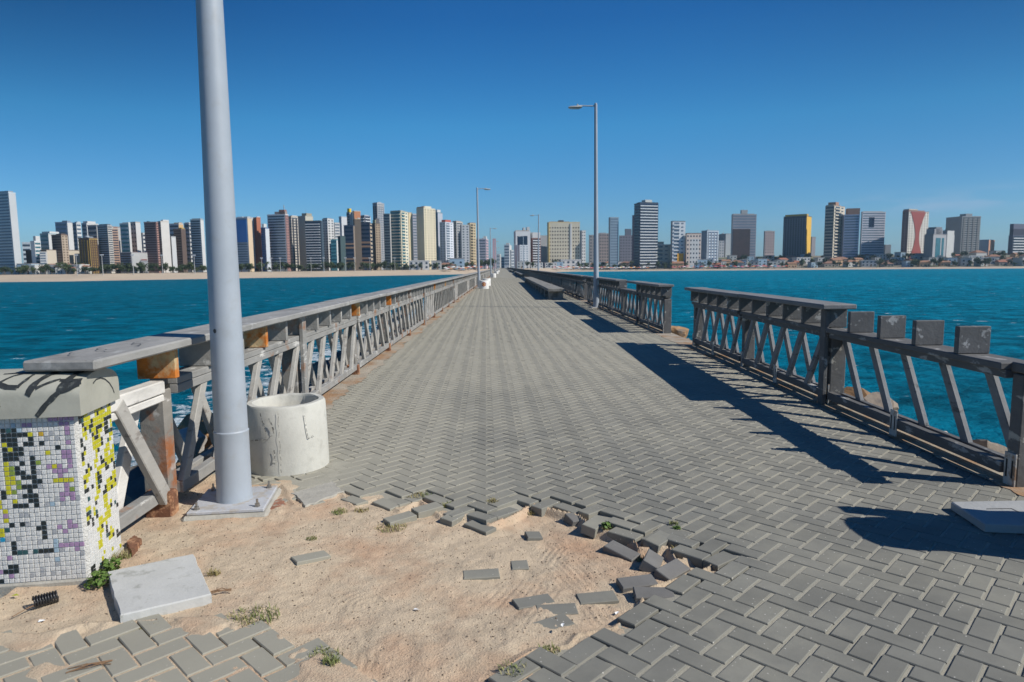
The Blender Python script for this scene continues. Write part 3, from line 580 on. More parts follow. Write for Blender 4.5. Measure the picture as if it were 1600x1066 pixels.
# ------------------------------------------------------------------ railing
def beam(wx, ly, hz, m, ch=0.006, name='beam'):
    b = MB(); b.box(-wx / 2, wx / 2, -ly / 2, ly / 2, -hz / 2, hz / 2, 0, ch); return b.mesh(name, m)
BAY = 2.85
def railing(label, X, side, ybeg, posts, caps, mats, far_from=1e9, rustys=(), rz=0.0, blocks_on=None, nofront=(), both_ends=True, whites=(), group=None):
    """side=-1: rail left of the walkway; +1: right. 'inner' is towards the walkway."""
    mb_, mcap, mbal, mpost = mats
    root = empty('railing', (X, ybeg, 0), rz, label, 'railing', group)
    inn = -side   # inner direction sign in x
    plist = {}
    def P(name, me, loc, rot=(0, 0, 0), sub=None): plist.setdefault(name, []).append((me, loc, rot, sub))
    post_me = beam(0.17, 0.11, 0.93, mpost, 0.008, 'post'); foot_me = beam(0.19, 0.10, 0.26, M_brown, 0.015, 'foot')
    blk = beam(0.25, 0.055, 0.215, mb_, 0.005, 'spacer_block'); blkr = beam(0.25, 0.055, 0.215, M_rust, 0.005, 'spacer_block')
    Lb = math.hypot(0.42, 0.66); ang = math.atan2(0.42, 0.70)
    bal = beam(0.045, 0.085, Lb, mbal, 0.005, 'baluster'); balw = beam(0.045, 0.085, Lb, M_white, 0.005, 'baluster')
    brk = MB(); brk.box(-0.012, 0.0, -0.055, 0.055, 0, 0.24, 0, .002); brk.box(-0.0135 , -0.011, -0.035, -0.02, 0.06, 0.19, 1); brk.box(-0.0135, -0.011, 0.02, 0.035, 0.06, 0.19, 1)
    brkm = brk.mesh('bracket', [M_brk, M_slot])
    for k, yp in enumerate(posts):
        y = yp - ybeg
        P('post', post_me, (0.0, y, 0.345))
        if (side > 0 and k in (1, 4, 7)) or (side < 0 and k in (1, 5, 9)): P('post_board', beam(0.045, 0.12, 1.08, mb_, 0.006, 'post_board'), (inn * .145, y, .545))
        if side < 0: P('post_foot', foot_me, (inn * 0.05, y - 0.105, 0.02))
        else: P('bracket', brkm, (-0.088, y, 0.0))
        if k < len(posts) - 1:
            y1 = posts[k + 1] - ybeg; bl = y1 - y - 0.135; yc = (y + y1) / 2
            rm = beam(0.27 if side > 0 else 0.19, bl, 0.05, mb_, 0.006, 'middle_rail')
            P('middle_rail', rm, (inn * 0.03, yc, 0.857))
            for o_ in (.075, -.075): P('stringer', beam(0.06, bl, 0.06, mb_, 0.005, 'stringer'), (inn * 0.02 + o_, yc, 0.80))
            P('bottom_rail', beam(0.07, bl, 0.085, mb_, 0.006, 'bottom_rail'), (inn * 0.085, yc, 0.115))
            P('bottom_rail', beam(0.06, bl, 0.07, mb_, 0.006, 'bottom_rail'), (-inn * 0.06, yc, 0.105))
            st = (y1 - y) / 5; q_ = 0.06
            for j in range(5):
                yy = y + st * (j + 0.5) + 0.02
                jit = random.gauss(0, 0.012)
                wm_ = balw if k in whites else bal
                fl = -1 if (side < 0 and k >= 2 and k % 4 != 1) else 1
                P('baluster', wm_, ((inn * 0.02) + (.075 * inn if side < 0 else -.075 * inn), yy + jit, 0.455), (-ang * fl + random.gauss(0, .015), random.gauss(0, .01), 0))
                if k not in nofront and not (side < 0 and k > 0 and random.random() < .22): P('baluster', wm_, ((inn * 0.02) - (.075 * inn if side < 0 else -.075 * inn), yy + jit, 0.455), (ang * fl + random.gauss(0, .015), random.gauss(0, .01), 0))
            for j in range(5):
                yb_ = y + st * j
                on = blocks_on(yb_ + ybeg) if blocks_on else True
                if on: P('spacer_block', blkr if (k, j) in rustys else blk, (inn * 0.035, yb_ + (0.0 if j else 0.0), 0.992 if True else 0), (0, 0, random.gauss(0, .02)))
            if not far_from < yp and k % 1 == 0 and side > 0: P('bracket', brkm, (-0.122, yc, 0.0), (0, 0, 0))
    yl = posts[-1] - ybeg
    if (not blocks_on) or blocks_on(posts[-1]): P('spacer_block', blk, (inn * 0.035, yl, 0.992))
    for (ca, cb) in caps:
        y = ca
        while y < cb - 0.05:
            ye = min(cb, y + (BAY if y < 60 else 28.5)); ln = ye - y - 0.006
            P('cap_plank', beam(0.37, ln, 0.055, mcap, 0.01, 'cap_plank'), (inn * 0.075 + random.gauss(0, .004), (y + ye) / 2 - ybeg, 1.128 + random.gauss(0, .002)), (random.gauss(0, .0012), 0, 0))
            y = ye
    for name, lst in plist.items():
        lst.sort(key=lambda t: t[1][1])
        for me_, loc, rot, sub in lst[:100]: put(name, me_, root, loc, rot)
        if len(lst) > 100:
            mbx = MB()
            for me_, loc, rot, sub in lst[100:]:
                V_, F_ = inst(me_, Matrix.Translation(loc) @ Euler(rot).to_matrix().to_4x4()); mbx.add(V_, F_)
            o = mbx.build(name, lst[-1][0].materials[0], root); o['kind'] = 'stuff'
    return root
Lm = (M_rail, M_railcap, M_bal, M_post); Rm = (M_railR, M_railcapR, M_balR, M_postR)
postsL = [4.42 + BAY * k for k in range(0, 221)]
rl = railing('long weathered railing with rust stains along the left of the pier', -2.34, -1, 4.42, postsL, [(3.38, PIER_END - 5)], Lm,
        rustys={(0, 0), (0, 3), (2, 0), (3, 0), (6, 0), (7, 2)}, blocks_on=lambda y: y > 4.3)
put('middle_rail', beam(0.10, .66, 0.085, M_white, 0.008), rl, (.06, -.40, .838)); put('middle_rail', beam(0.09, .64, 0.05, M_white, 0.008), rl, (.055, -.39, .765)); put('bottom_rail', beam(0.08, .62, 0.085, M_rail, 0.008), rl, (.03, -.40, .115))
put('baluster', beam(0.05, .10, .88, M_bal, .006), rl, (.09, -.36, .46), (R(33), 0, 0)); put('baluster', beam(0.045, .10, .80, M_white, .006), rl, (-.035, -.33, .46), (R(-26), 0, 0))
def scrawl_top(cx_, cy_, rx, ry, n0, n1, wd):
    b = MB(); V = []
    for k in range(n0, n1 + 1):
        a = k * math.pi / 12; w2 = wd * (.7 + .5 * abs(math.sin(k * 1.3))); V += [(cx_ + (rx + w2) * math.cos(a), cy_ + (ry + w2) * math.sin(a), 1.1592), (cx_ + rx * math.cos(a), cy_ + ry * math.sin(a), 1.1592)]
    b.add(V, [(2 * k, 2 * k + 1, 2 * k + 3, 2 * k + 2) for k in range(n1 - n0)]); b.build('graffiti', M_black, rl)
scrawl_top(.09, -.52, .085, .16, 0, 21, .006); scrawl_top(.12, -.28, .06, .10, 4, 20, .006); scrawl_top(.05, -.75, .07, .11, 2, 18, .006)
# right side: near piece with a broken cap, a middle piece, then the long far piece
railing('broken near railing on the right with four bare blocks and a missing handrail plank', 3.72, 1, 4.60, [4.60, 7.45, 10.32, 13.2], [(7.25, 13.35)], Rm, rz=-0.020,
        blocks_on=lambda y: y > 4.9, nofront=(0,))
put('middle_rail', beam(0.16, .34, 0.07, M_railR, 0.008), bpy.data.objects['railing.001'], (-.01, -.10, .855))
b_ = MB(); b_.box(-.06, .06, -.06, .06, -.05, 1.1, 0, .008); tag(b_.build('railing_post', M_postR, None, False, (3.50, 3.72, 0)), 'single upright post left standing between the broken right railing and the out of frame pillar', 'post')
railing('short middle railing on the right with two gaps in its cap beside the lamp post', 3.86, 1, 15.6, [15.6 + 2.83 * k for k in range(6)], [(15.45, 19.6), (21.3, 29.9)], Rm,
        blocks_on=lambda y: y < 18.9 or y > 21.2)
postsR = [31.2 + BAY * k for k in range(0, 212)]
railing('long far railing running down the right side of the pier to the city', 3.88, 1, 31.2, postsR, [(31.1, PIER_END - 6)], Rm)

# ------------------------------------------------------------------ lamp posts
def lamp(x, y, side, label, hole=False, lean=0.0):
    root = empty('street_lamp', (x, y, 0), 0, label, 'street lamp', 'lamp posts along the pier')
    root.rotation_euler = (0, lean, 0)
    pr = [(0.118, 0.03), (0.113, 0.12), (0.112, 0.50), (0.1135, 0.505), (0.1135, 0.512), (0.108, 0.52)]
    pr += [(0.108 - 0.0100 * (min(z, 4.0) - 0.52) - 0.0045 * max(0, z - 4.0), z) for z in np.linspace(1.0, 7.6, 14)] + [(0.03, 7.63)]
    b = MB(); b.lathe(pr, 40); p = b.build('pole', M_lamp, root); autosmooth(p, 30)
    b = MB(); b.box(-.24, .24, -.24, .24, 0.012, 0.034, 0, .004); pl = b.build('base_plate', M_lampplate, root); pl.rotation_euler = (0, 0, R(8))
    b = MB(); b.box(-.27, .27, -.27, .27, -.10, 0.010, 0, .02); ft = b.build('footing', M_concd, root); ft.rotation_euler = (0, 0, R(8))
    for sx_ in (-.19, .19):
        for sy_ in (-.19, .19):
            c = Matrix.Rotation(R(8), 3, 'Z') @ Vector((sx_, sy_, 0))
            b = MB(); b.lathe([(.02, 0), (.02, .006), (.016, .007), (.016, .022), (.008, .023), (.008, .05)], 6, cx=0, cy=0); b.build('bolt', M_steel, root, loc=(c.x, c.y, .034))
    if hole:
        b = MB(); a0 = R(-110); r_ = 0.108 - 0.0100 * 0.68 + .0015
        n_ = 12; V = [(0.0, 0.0, 0.0)] + [(.013 * math.cos(2 * math.pi * k / n_), 0, .015 * math.sin(2 * math.pi * k / n_)) for k in range(n_)]
        Vw = []
        for (u, _, v) in V:
            aa = a0 + u / r_; Vw.append((r_ * math.cos(aa), r_ * math.sin(aa), 1.20 + v))
        b.add(Vw, [(0, k + 1, (k + 1) % n_ + 1) for k in range(n_)]); b.build('access_hole', M_black, root)
    b = MB(); b.tube([(0, 0, 7.52), (side * .3, 0, 7.53), (side * .62, 0, 7.54)], .025, 10); b.build('arm', M_lamp, root)
    b = MB(); b.tube([(side * .52, 0, 7.5), (side * .56, 0, 7.5), (side * 0.95, 0, 7.48), (side * 1.02, 0, 7.47)], [.05, .075, .07, .04], 10)
    for i_, v in enumerate(b.v): b.v[i_] = (v[0], v[1] * 1.7, 7.485 + (v[2] - 7.485) * .62)
    h = b.build('lamp_head', M_lhead, root); autosmooth(h, 50)
    b = MB(); b.box(min(side * .6, side * .93), max(side * .6, side * .93), -.075, .075, 7.428, 7.446, 0, .004); b.build('lamp_lens', M_lens, root)
    b = MB(); b.lathe([(.035, 7.525), (.035, 7.58), (.02, 7.6)], 10, cx=side * .68); b.build('photocell', M_lhead, root)
    return root
Lb_, Rb_ = -1.885, 3.55
gx, gy = ground(367, 786); lamp(gx, gy, 1, 'nearest lamp post, thick pale blue pole bolted down in front of the concrete ring', True, lean=0.007)
gx, gy = ground(931.5, 481); lamp(gx, gy, -1, 'tall lamp post by the short railing on the right, head reaching left over the pier', lean=-0.006)
names = [(748.5, 450, 1, 'lamp post on the left railing beside the nearest white ring with a red emblem'), (841, 438, -1, 'lamp post just behind the long bench on the right')]
for px, py, s_, lab in names: gx, gy = ground(px, py); lamp(gx, gy, s_, lab, lean=0.012 if s_ < 0 else -0.004)
for k, (yy, s_, lab) in enumerate([(104, 1, 'third lamp post from the camera on the left side of the pier'), (132, -1, 'third lamp post from the camera on the right side of the pier'),
                         (156, 1, 'fourth lamp post on the left side of the pier'), (184, -1, 'fourth lamp post on the right side of the pier'),
                         (208, 1, 'fifth lamp post on the left side, small in the distance'), (236, -1, 'fifth lamp post on the right side, small in the distance'),
                         (260, 1, 'sixth lamp post on the left side, tiny in the distance'), (288, -1, 'sixth lamp post on the right side, tiny in the distance'),
                         (312, 1, 'seventh lamp post on the left side, near the shore end'), (340, -1, 'seventh lamp post on the right side, near the shore end')]):
    lamp(Lb_ if s_ > 0 else 4.05, yy, s_, lab)

# ------------------------------------------------------------------ concrete rings
def ring(x, y, r, h, label, m=None, tilt=(0, 0), emblem=False, near=False):
    root = empty('concrete_ring', (x, y, 0.0), 0, label, 'planter ring')
    root.rotation_euler = (tilt[0], tilt[1], 0)
    n_ = 64; V = []; t_ = 0.055
    prof = [(r, -0.02), (r, 0.02), (r * .995, h * .5), (r * .99, h - .02), (r * .985 - .012, h), (r - t_, h), (r - t_ - .01, h - .015), (r - t_ - .01, .08), (0.001, .08)]
    for (rr, z) in prof:
        for k in range(n_):
            a = 2 * math.pi * k / n_; j = 0.006 * mnoise.noise(Vector((math.cos(a) * 2, math.sin(a) * 2, z * 3))) + 0.003 * mnoise.noise(Vector((math.cos(a) * 9, math.sin(a) * 9, z * 9)))
            zz = z + (0.008 * mnoise.noise(Vector((math.cos(a) * 3, math.sin(a) * 3, 7))) if z > h * .9 else 0)
            V.append(((rr + j) * math.cos(a), (rr + j) * math.sin(a), zz))
    Fs = [(j * n_ + k, j * n_ + (k + 1) % n_, (j + 1) * n_ + (k + 1) % n_, (j + 1) * n_ + k) for j in range(len(prof) - 1) for k in range(n_)]
    me = mesh_np('ring_wall', V, Fs, m or M_conc); o = link(bpy.data.objects.new('ring_wall', me), root); autosmooth(o, 50)
    if near:
        # seam and scrawled marks on the outside, as thin strips of dark paint / stain
        def strip(pts, w_, name, mm_):
            b = MB()
            for i_ in range(len(pts) - 1):
                (a0, z0), (a1, z1) = pts[i_], pts[i_ + 1]; du, dz = (a1 - a0) * r, z1 - z0; ln = math.hypot(du, dz) + 1e-9; nu, nz = -dz / ln * w_ / 2, du / ln * w_ / 2
                q = []
                for (a, z, s_) in ((a0, z0, 1), (a1, z1, 1), (a1, z1, -1), (a0, z0, -1)):
                    aa = a + s_ * nu / r; q.append(((r + .009) * math.cos(aa), (r + .009) * math.sin(aa), z + s_ * nz))
                b.add(q, [(0, 1, 2, 3)])
            b.build(name, mm_, root)
        D = R
        gm = mat('grey_scrawl', (0.16, 0.16, 0.15), 0.9, 0.5, 60, color2=(0.58, 0.57, 0.51), c2scale=45, c2lo=.46, c2hi=.54)
        sm_ = mat('ring_seam', (0.25, 0.24, 0.22), 0.9, 0.5, 60, color2=(0.58, 0.57, 0.51), c2scale=30, c2lo=.48, c2hi=.56)
        strip([(D(-83) + .012 * math.sin(k * 1.7), h - .03 - k * .032) for k in range(16)], .004, 'seam', sm_)
        strip([(D(-48), h - .07), (D(-46), h - .2), (D(-44), h - .27), (D(-37), h - .255), (D(-35), h - .265)], .006, 'scrawl', gm)
        strip([(D(-108), h - .04), (D(-106), h - .09), (D(-103), h - .14), (D(-101), h - .2), (D(-96), h - .23), (D(-90), h - .2), (D(-91), h - .15)], .007, 'scrawl', gm)
        strip([(D(-96), h - .08), (D(-92), h - .13), (D(-90), h - .17)], .012, 'scrawl', gm)
        strip([(D(-130), h - .27), (D(-118), h - .255), (D(-108), h - .25), (D(-100), h - .24)], .010, 'scrawl', gm)
        strip([(D(-91), h - .33), (D(-90), h - .38), (D(-93), h - .43), (D(-90), h - .41), (D(-87), h - .42)], .010, 'scrawl', gm)
    if emblem:
        b = MB(); c = (0.0, -r - .012, h * .55)
        for (rr, mi, dy) in ((.16, 0, 0), (.10, 1, -.004), (.05, 0, -.008)):
            V = [(c[0], c[1] + dy, c[2])] + [(c[0] + rr * math.sin(2 * math.pi * k / 20) * 1.0, c[1] + dy + .012 * (abs(math.sin(2 * math.pi * k / 20)) * rr / .16) ** 2 * 4, c[2] + rr * math.cos(2 * math.pi * k / 20)) for k in range(20)]
            b.add(V, [(0, k + 1, (k + 1) % 20 + 1) for k in range(20)], mi)
        b.build('emblem', [mat('red_emblem', (0.40, 0.06, 0.05), 0.7), mat('yellow_emblem', (0.6, 0.42, 0.16), 0.7)], root)
    return root
gx, gy = ground(448, 744)
ring(gx - .075, gy + 0.31, 0.315, 0.54, 'open pale concrete ring with grey scrawls behind the nearest lamp post', tilt=(0.0, -0.012), near=True)
M_wring = mat('white_painted_ring', (0.70, 0.69, 0.66), 0.8, 0.1, 4)
ring(-1.42, 49.6, 0.36, 0.62, 'white painted concrete ring with a red round emblem beside the second left lamp post', M_wring, emblem=True)
ring(-1.42, 57.5, 0.36, 0.62, 'plain white concrete ring standing behind the ring with the red emblem', M_wring)
for yy, lab in ((101.5, 'white concrete ring beside the third left lamp post'), (154, 'white concrete ring beside the fourth left lamp post'), (206, 'white concrete ring beside the fifth left lamp post')):
    ring(-1.42, yy, 0.36, 0.62, lab, M_wring)

# ------------------------------------------------------------------ benches
M_bench = mat('bench_concrete', (0.25, 0.245, 0.225), 0.9, 0.2, 3, 0.5, 30, color2=(0.14, 0.135, 0.12), c2scale=4)
def bench(x0, x1, ya, yb, label):
    root = empty('bench', ((x0 + x1) / 2, ya, 0), 0, label, 'bench', 'long benches on the right of the pier')
    hw = (x1 - x0) / 2; n_ = 0
    b = MB(); b.box(-hw, hw, 0, yb - ya, .40, .54, 0, .012); b.build('seat', M_bench, root)
    y = 0.25
    while y < yb - ya:
        b = MB(); b.box(-hw + .06, hw - .06, y, y + .8, -.01, .398, 0, .01); b.build('support', M_bench, root); y += 3.2
bench(2.15, 2.95, 31.9, 69, 'long low concrete bench nearest the camera on the right')
bench(2.55, 3.25, 98, 150, 'farther concrete bench beyond the lamp post on the right')
bench(2.55, 3.25, 190, 260, 'distant low bench near the shore end of the pier')

# ------------------------------------------------------------------ mosaic pillars
TC = dict(W=(0.66, 0.655, 0.63), K=(0.02, 0.025, 0.025), Y=(0.50, 0.47, 0.02), P=(0.34, 0.22, 0.36), O=(0.52, 0.33, 0.03), B=(0.33, 0.44, 0.52), G=(0.22, 0.30, 0.05), D=(0.03, 0.085, 0.09), S=(0.40, 0.41, 0.42), T=(0.02, 0.27, 0.45))
TM = {k: mat('tile_' + k, v, 0.35 if k != 'W' else 0.55, 0.12, 60, 0.35 if k in 'WS' else 0, 300) for k, v in TC.items()}
TK = list(TC)
FT = {}   # (col from right, row from top) -> colour on the front, read from the photo
def setc(c, pts):
    for (x, z) in pts:
        r_ = round((z - 515) / 41.0); cc = round((625 + 0.09 * (z - 515) - x) / 46.5 - 0.5); FT[(cc, r_)] = c
setc('K', [(x, z) for x in (20, 60, 110) for z in (595, 640, 680, 720, 760, 800, 850)])
setc('K', [(165, 640), (210, 640), (240, 690), (210, 720), (250, 720), (340, 715), (265, 840), (265, 880), (310, 870), (275, 920), (275, 960), (180, 885), (135, 920), (135, 965), (180, 965), (190, 1000), (235, 1000), (285, 1000), (165, 750), (165, 800),
           (285, 1030), (290, 1070), (240, 1080), (335, 1065), (195, 1080), (245, 1115), (205, 1160), (250, 1155), (255, 1195), (300, 1190), (305, 1230), (305, 1270), (210, 1240), (165, 1245), (115, 1250), (80, 1410), (180, 1400), (370, 1420), (375, 1455), (325, 1460), (380, 1495), (380, 1535),
           (95, 1600), (105, 1640), (110, 1675), (350, 1650), (395, 1645), (440, 1645), (120, 1790), (125, 1830), (490, 745)])
setc('P', [(410, 515), (455, 515), (500, 515), (545, 515), (600, 515), (560, 550), (510, 550), (610, 530), (190, 560), (240, 560), (565, 590), (565, 620), (575, 700), (580, 810), (545, 820), (545, 855), (590, 850), (595, 895), (590, 935), (415, 945), (500, 940), (470, 975), (510, 975), (555, 970), (510, 1010),
           (570, 1090), (575, 1125), (575, 1165), (620, 1165), (620, 1205), (530, 1170), (530, 1210), (505, 1445), (600, 1430), (605, 1470), (650, 1465), (555, 1480), (520, 1625), (565, 1625), (610, 1625), (655, 1625), (700, 1625), (660, 1655)])
setc('Y', [(400, 790), (460, 940), (30, 935), (30, 970), (90, 1020), (90, 1045), (50, 1050), (60, 1130), (65, 1090), (110, 1205), (15, 1300), (25, 1375), (470, 1050), (510, 1050), (560, 1050), (610, 1050), (245, 655), (70, 770), (15, 740), (30, 1010), (10, 900)])
setc('O', [(340, 635)]); setc('B', [(480, 1600), (485, 1640), (490, 1680), (490, 1745), (430, 1255), (110, 560), (150, 600)]); setc('S', [(390, 1260), (260, 795), (420, 640), (470, 660), (380, 680), (480, 1500), (140, 1540), (50, 1560)])
setc('T', [(5, 1540)]); setc('G', [(85, 925), (85, 965), (140, 1050), (150, 1090), (300, 870), (620, 1125), (110, 1130)]); setc('D', [(35, 1455), (160, 1675), (205, 1670), (305, 1660), (60, 600)])
def mosaic(name, nc, nr, p, fn, root, origin, ux, nrm):
    """tiles as small raised plates on a plane: origin = top right corner, ux = unit vector leftwards"""
    V = []; Fs = []; MI = []; g = 0.0017; th = 0.003; ux = Vector(ux); nrm = Vector(nrm); o3 = Vector(origin)
    for c in range(nc):
        for r_ in range(nr):
            k = fn(c, r_)
            if k is None: continue
            jz = random.uniform(-.0009, .0009); t_ = th + random.uniform(-.0008, .0008); tl = random.gauss(0, .02)
            base = o3 + ux * (c * p) - Vector((0, 0, r_ * p)); o_ = len(V)
            for (u, v) in ((g, g), (p - g, g), (p - g, p - g), (g, p - g)):
                q = base + ux * u - Vector((0, 0, v + jz)); V.append(tuple(q - nrm * .002)); 
            for (u, v) in ((g, g), (p - g, g), (p - g, p - g), (g, p - g)):
                e = .0012; uu = u + (e if u < p / 2 else -e); vv = v + (e if v < p / 2 else -e)
                V.append(tuple(base + ux * uu - Vector((0, 0, vv + jz)) + nrm * (t_ + tl * (u - p / 2))))
            for f in [(4, 5, 6, 7), (0, 1, 5, 4), (1, 2, 6, 5), (2, 3, 7, 6), (3, 0, 4, 7)]: Fs.append(tuple(i_ + o_ for i_ in f)); MI.append(TK.index(k))
    me = mesh_np(name, V, Fs, [TM[k] for k in TK], False, MI)
    return link(bpy.data.objects.new(name, me), root)
def pillar(x, y, rz, wid, dep, hh, side, label, fmap):
    """x,y: the front corner nearest the walkway; body runs away from the walkway"""
    root = empty('mosaic_pillar', (x, y, 0), rz, label, 'pillar', 'mosaic pillars at the railing ends')
    s = side; xa, xb = (-wid, 0) if s < 0 else (0, wid)
    b = MB(); b.box(xa, xb, 0, dep, -.06, hh, 0, .012); b.build('body', M_grout, root)
    # rough foot
    b = MB(); b.box(xa - .01, xb + .01, -.012, dep + .01, -.09, .012, 0, .01)
    b.build('foot', M_concd, root)
    p = 0.0245; nr = int((hh - .01) / p); ncf = int(wid / p) - 1; ncs = int(dep / p) - 1
    # front face tiles: columns counted from the walkway corner
    ox = -.012 if s < 0 else wid - .012
    mosaic('front_tiles', ncf, nr, p, lambda c, r_: fmap(c, r_, 0), root, (ox, -.001, hh - .004), (-1, 0, 0), (0, -1, 0))
    sx_ = .001 if s < 0 else -.001
    oy = (0, 0)
    if s < 0: mosaic('side_tiles', ncs, nr, p, lambda c, r_: fmap(c, r_, 1), root, (sx_, .014, hh - .004), (0, 1, 0), (1, 0, 0))
    else: mosaic('side_tiles', ncs, nr, p, lambda c, r_: fmap(c, r_, 1), root, (sx_, .014, hh - .004), (0, 1, 0), (-1, 0, 0))
    # arched cap, axis along x
    ov = .035; n_ = 22; prof = []
    y0_, y1_ = -ov, dep + ov; cy = (y0_ + y1_) / 2; ry = (y1_ - y0_) / 2
    prof.append((y0_, hh)); 
    for k in range(n_ + 1):
        a = math.pi * k / n_; cc, ss = math.cos(a), math.sin(a)
        prof.append((cy - ry * math.copysign(abs(cc) ** .9, cc), hh + .105 + .108 * ss ** .85))
    prof.append((y1_, hh))
    x0_, x1_ = xa - ov, xb + ov; V = []; Fs = []; npf = len(prof); nx = 12
    for i_ in range(nx + 1):
        xx = x0_ + (x1_ - x0_) * i_ / nx
        e = 0.012 if i_ in (0, nx) else 0
        for (yy, zz) in prof: V.append((xx, yy + (cy - yy) * e * 2, zz - e * (1 if zz > hh + .02 else 0)))
    for i_ in range(nx):
        for k in range(npf - 1): Fs.append((i_ * npf + k, (i_ + 1) * npf + k, (i_ + 1) * npf + k + 1, i_ * npf + k + 1))
        Fs.append((i_ * npf + npf - 1, (i_ + 1) * npf + npf - 1, (i_ + 1) * npf, i_ * npf))
    Fs += [tuple(range(npf)), tuple(nx * npf + k for k in range(npf - 1, -1, -1))]
    me = mesh_np('cap', V, Fs, M_cap); cp = link(bpy.data.objects.new('cap', me), root); autosmooth(cp, 35)
    bm_ = bmesh.new(); bm_.from_mesh(me); bmesh.ops.recalc_face_normals(bm_, faces=bm_.faces[:]); bm_.to_mesh(me); bm_.free(); autosmooth(cp, 35)
    return root, cp, prof
def fmapL(c, r_, sd):
    if sd == 0:
        k = FT.get((c, r_))
        if k: return k
        if c > 13:
            h = mnoise.noise(Vector((c * .35, r_ * .3, 4)));  return 'K' if h > .25 else ('Y' if h < -.28 else ('P' if random.random() < .05 else 'W'))
        return 'S' if random.random() < .07 else 'W'
    t = r_ / 34.0
    h = mnoise.noise(Vector((c * .42 + r_ * .12, r_ * .28, 1.7))) + .10 - t * .48 + (.12 if c > 7 and t > .45 else 0)
    h2 = mnoise.noise(Vector((c * .5, r_ * .4 + 9, 7.7))) - .25 * t
    if h2 > .20: return 'K' if random.random() < .85 else 'D'
    if h > -.06: return 'Y' if random.random() < .88 else 'K'
    return 'D' if random.random() < .02 else 'W'
def fmapR(c, r_, sd):
    h = mnoise.noise(Vector((c * .3, r_ * .3, 11 + sd)));  return 'K' if h > .3 else ('Y' if h < -.25 else 'W')
gx, gy = ground(141, 906)
proot, pcap, prof = pillar(gx, gy, R(8), 0.9, 0.40, 0.875, -1, 'mosaic tiled pillar with black graffiti on its rounded grey cap at the left', fmapL)
# graffiti strokes on the cap, following its arched surface: (x, s) with s = 0 at lower front edge, 1 at the crown
crv = [Vector((p_[0], p_[1])) for p_ in prof]; Ls = [0]
for i_ in range(1, len(crv)): Ls.append(Ls[-1] + (crv[i_] - crv[i_ - 1]).length)
def cap_pt(x, s, lift=.0025):
    d = s * Ls[-1] / 2; ys = np.interp(d, Ls, [c[0] for c in crv]); zs = np.interp(d, Ls, [c[1] for c in crv])
    y2 = np.interp(d + .004, Ls, [c[0] for c in crv]); z2 = np.interp(d + .004, Ls, [c[1] for c in crv]); n_ = Vector((0, -(z2 - zs), (y2 - ys))).normalized()
    return Vector((x, ys, zs)) + n_ * lift
def stroke(pts, wd):
    b = MB(); P_ = []
    for i_ in range(len(pts) - 1):
        for k in range(6): t = k / 6; P_.append((pts[i_][0] * (1 - t) + pts[i_ + 1][0] * t, pts[i_][1] * (1 - t) + pts[i_ + 1][1] * t))
    P_.append(pts[-1]); V = []
    for i_, (x, s) in enumerate(P_):
        a = P_[max(0, i_ - 1)]; c = P_[min(len(P_) - 1, i_ + 1)]; dx, ds = c[0] - a[0], (c[1] - a[1]) * .3; l_ = math.hypot(dx, ds) + 1e-9
        w_ = wd * (0.8 + .35 * mnoise.noise(Vector((x * 20, s * 9, 2)))); nx_, ns_ = -ds / l_ * w_ / 2, dx / l_ * w_ / 2 / .3
        V += [tuple(cap_pt(x + nx_, s + ns_)), tuple(cap_pt(x - nx_, s - ns_))]
    b.add(V, [(2 * k, 2 * k + 1, 2 * k + 3, 2 * k + 2) for k in range(len(P_) - 1)]); b.build('graffiti', M_black, proot)
# cap front spans photo x ~ 0..130 px -> local x -0.42..0.03
def gx_(z): return 0.035 - (665 - z) / 5.33 * 3.47 / 1040
def gs_(z): return (490 - z) / 160 * .30 if z > 330 else .30 + (330 - z) / 255 * .66
for pts, wd in ([((440, 110), (370, 210), (290, 335)), .028], [((440, 110), (520, 135), (600, 140)), .014], [((600, 140), (565, 240), (520, 320)), .030], [((520, 320), (420, 400), (345, 480)), .022],
                [((345, 300), (430, 265), (500, 240)), .012], [((520, 310), (600, 290), (665, 265)), .030], [((665, 250), (560, 255), (500, 250)), .016], [((380, 200), (470, 170), (560, 170)), .010],
                [((60, 260), (120, 190), (240, 120)), .013], [((60, 265), (130, 285), (210, 290)), .020], [((210, 290), (245, 240), (260, 180)), .016], [((0, 400), (50, 405), (85, 385)), .024], [((20, 160), (120, 150), (200, 140)), .012], [((-60, 200), (-140, 330), (-200, 420)), .024], [((-200, 150), (-120, 140), (-60, 200)), .018]):
    stroke([(gx_(a), gs_(b_)) for a, b_ in pts], wd * 1.3)
# arc scribble on the cap's end
b = MB(); xe = 0.0365
pts = [(.12, 1.015), (.16, 1.03), (.21, 1.03), (.26, 1.015), (.31, .985), (.345, .95), (.36, .92)]
P3 = [Vector((xe, p_[0] , p_[1])) for p_ in pts]
V = []
for i_, p_ in enumerate(P3):
    d = (P3[min(i_ + 1, 6)] - P3[max(i_ - 1, 0)]).normalized(); n_ = Vector((0, -d.z, d.y)) * .004; V += [tuple(p_ + n_), tuple(p_ - n_)]
b.add(V, [(2 * k, 2 * k + 1, 2 * k + 3, 2 * k + 2) for k in range(6)]); b.build('graffiti', M_black, proot)
pillar(3.28, 3.22, R(-4), 0.9, 0.40, 0.825, 1, 'mosaic tiled pillar outside the frame at right, casting the rounded shadow', fmapR)

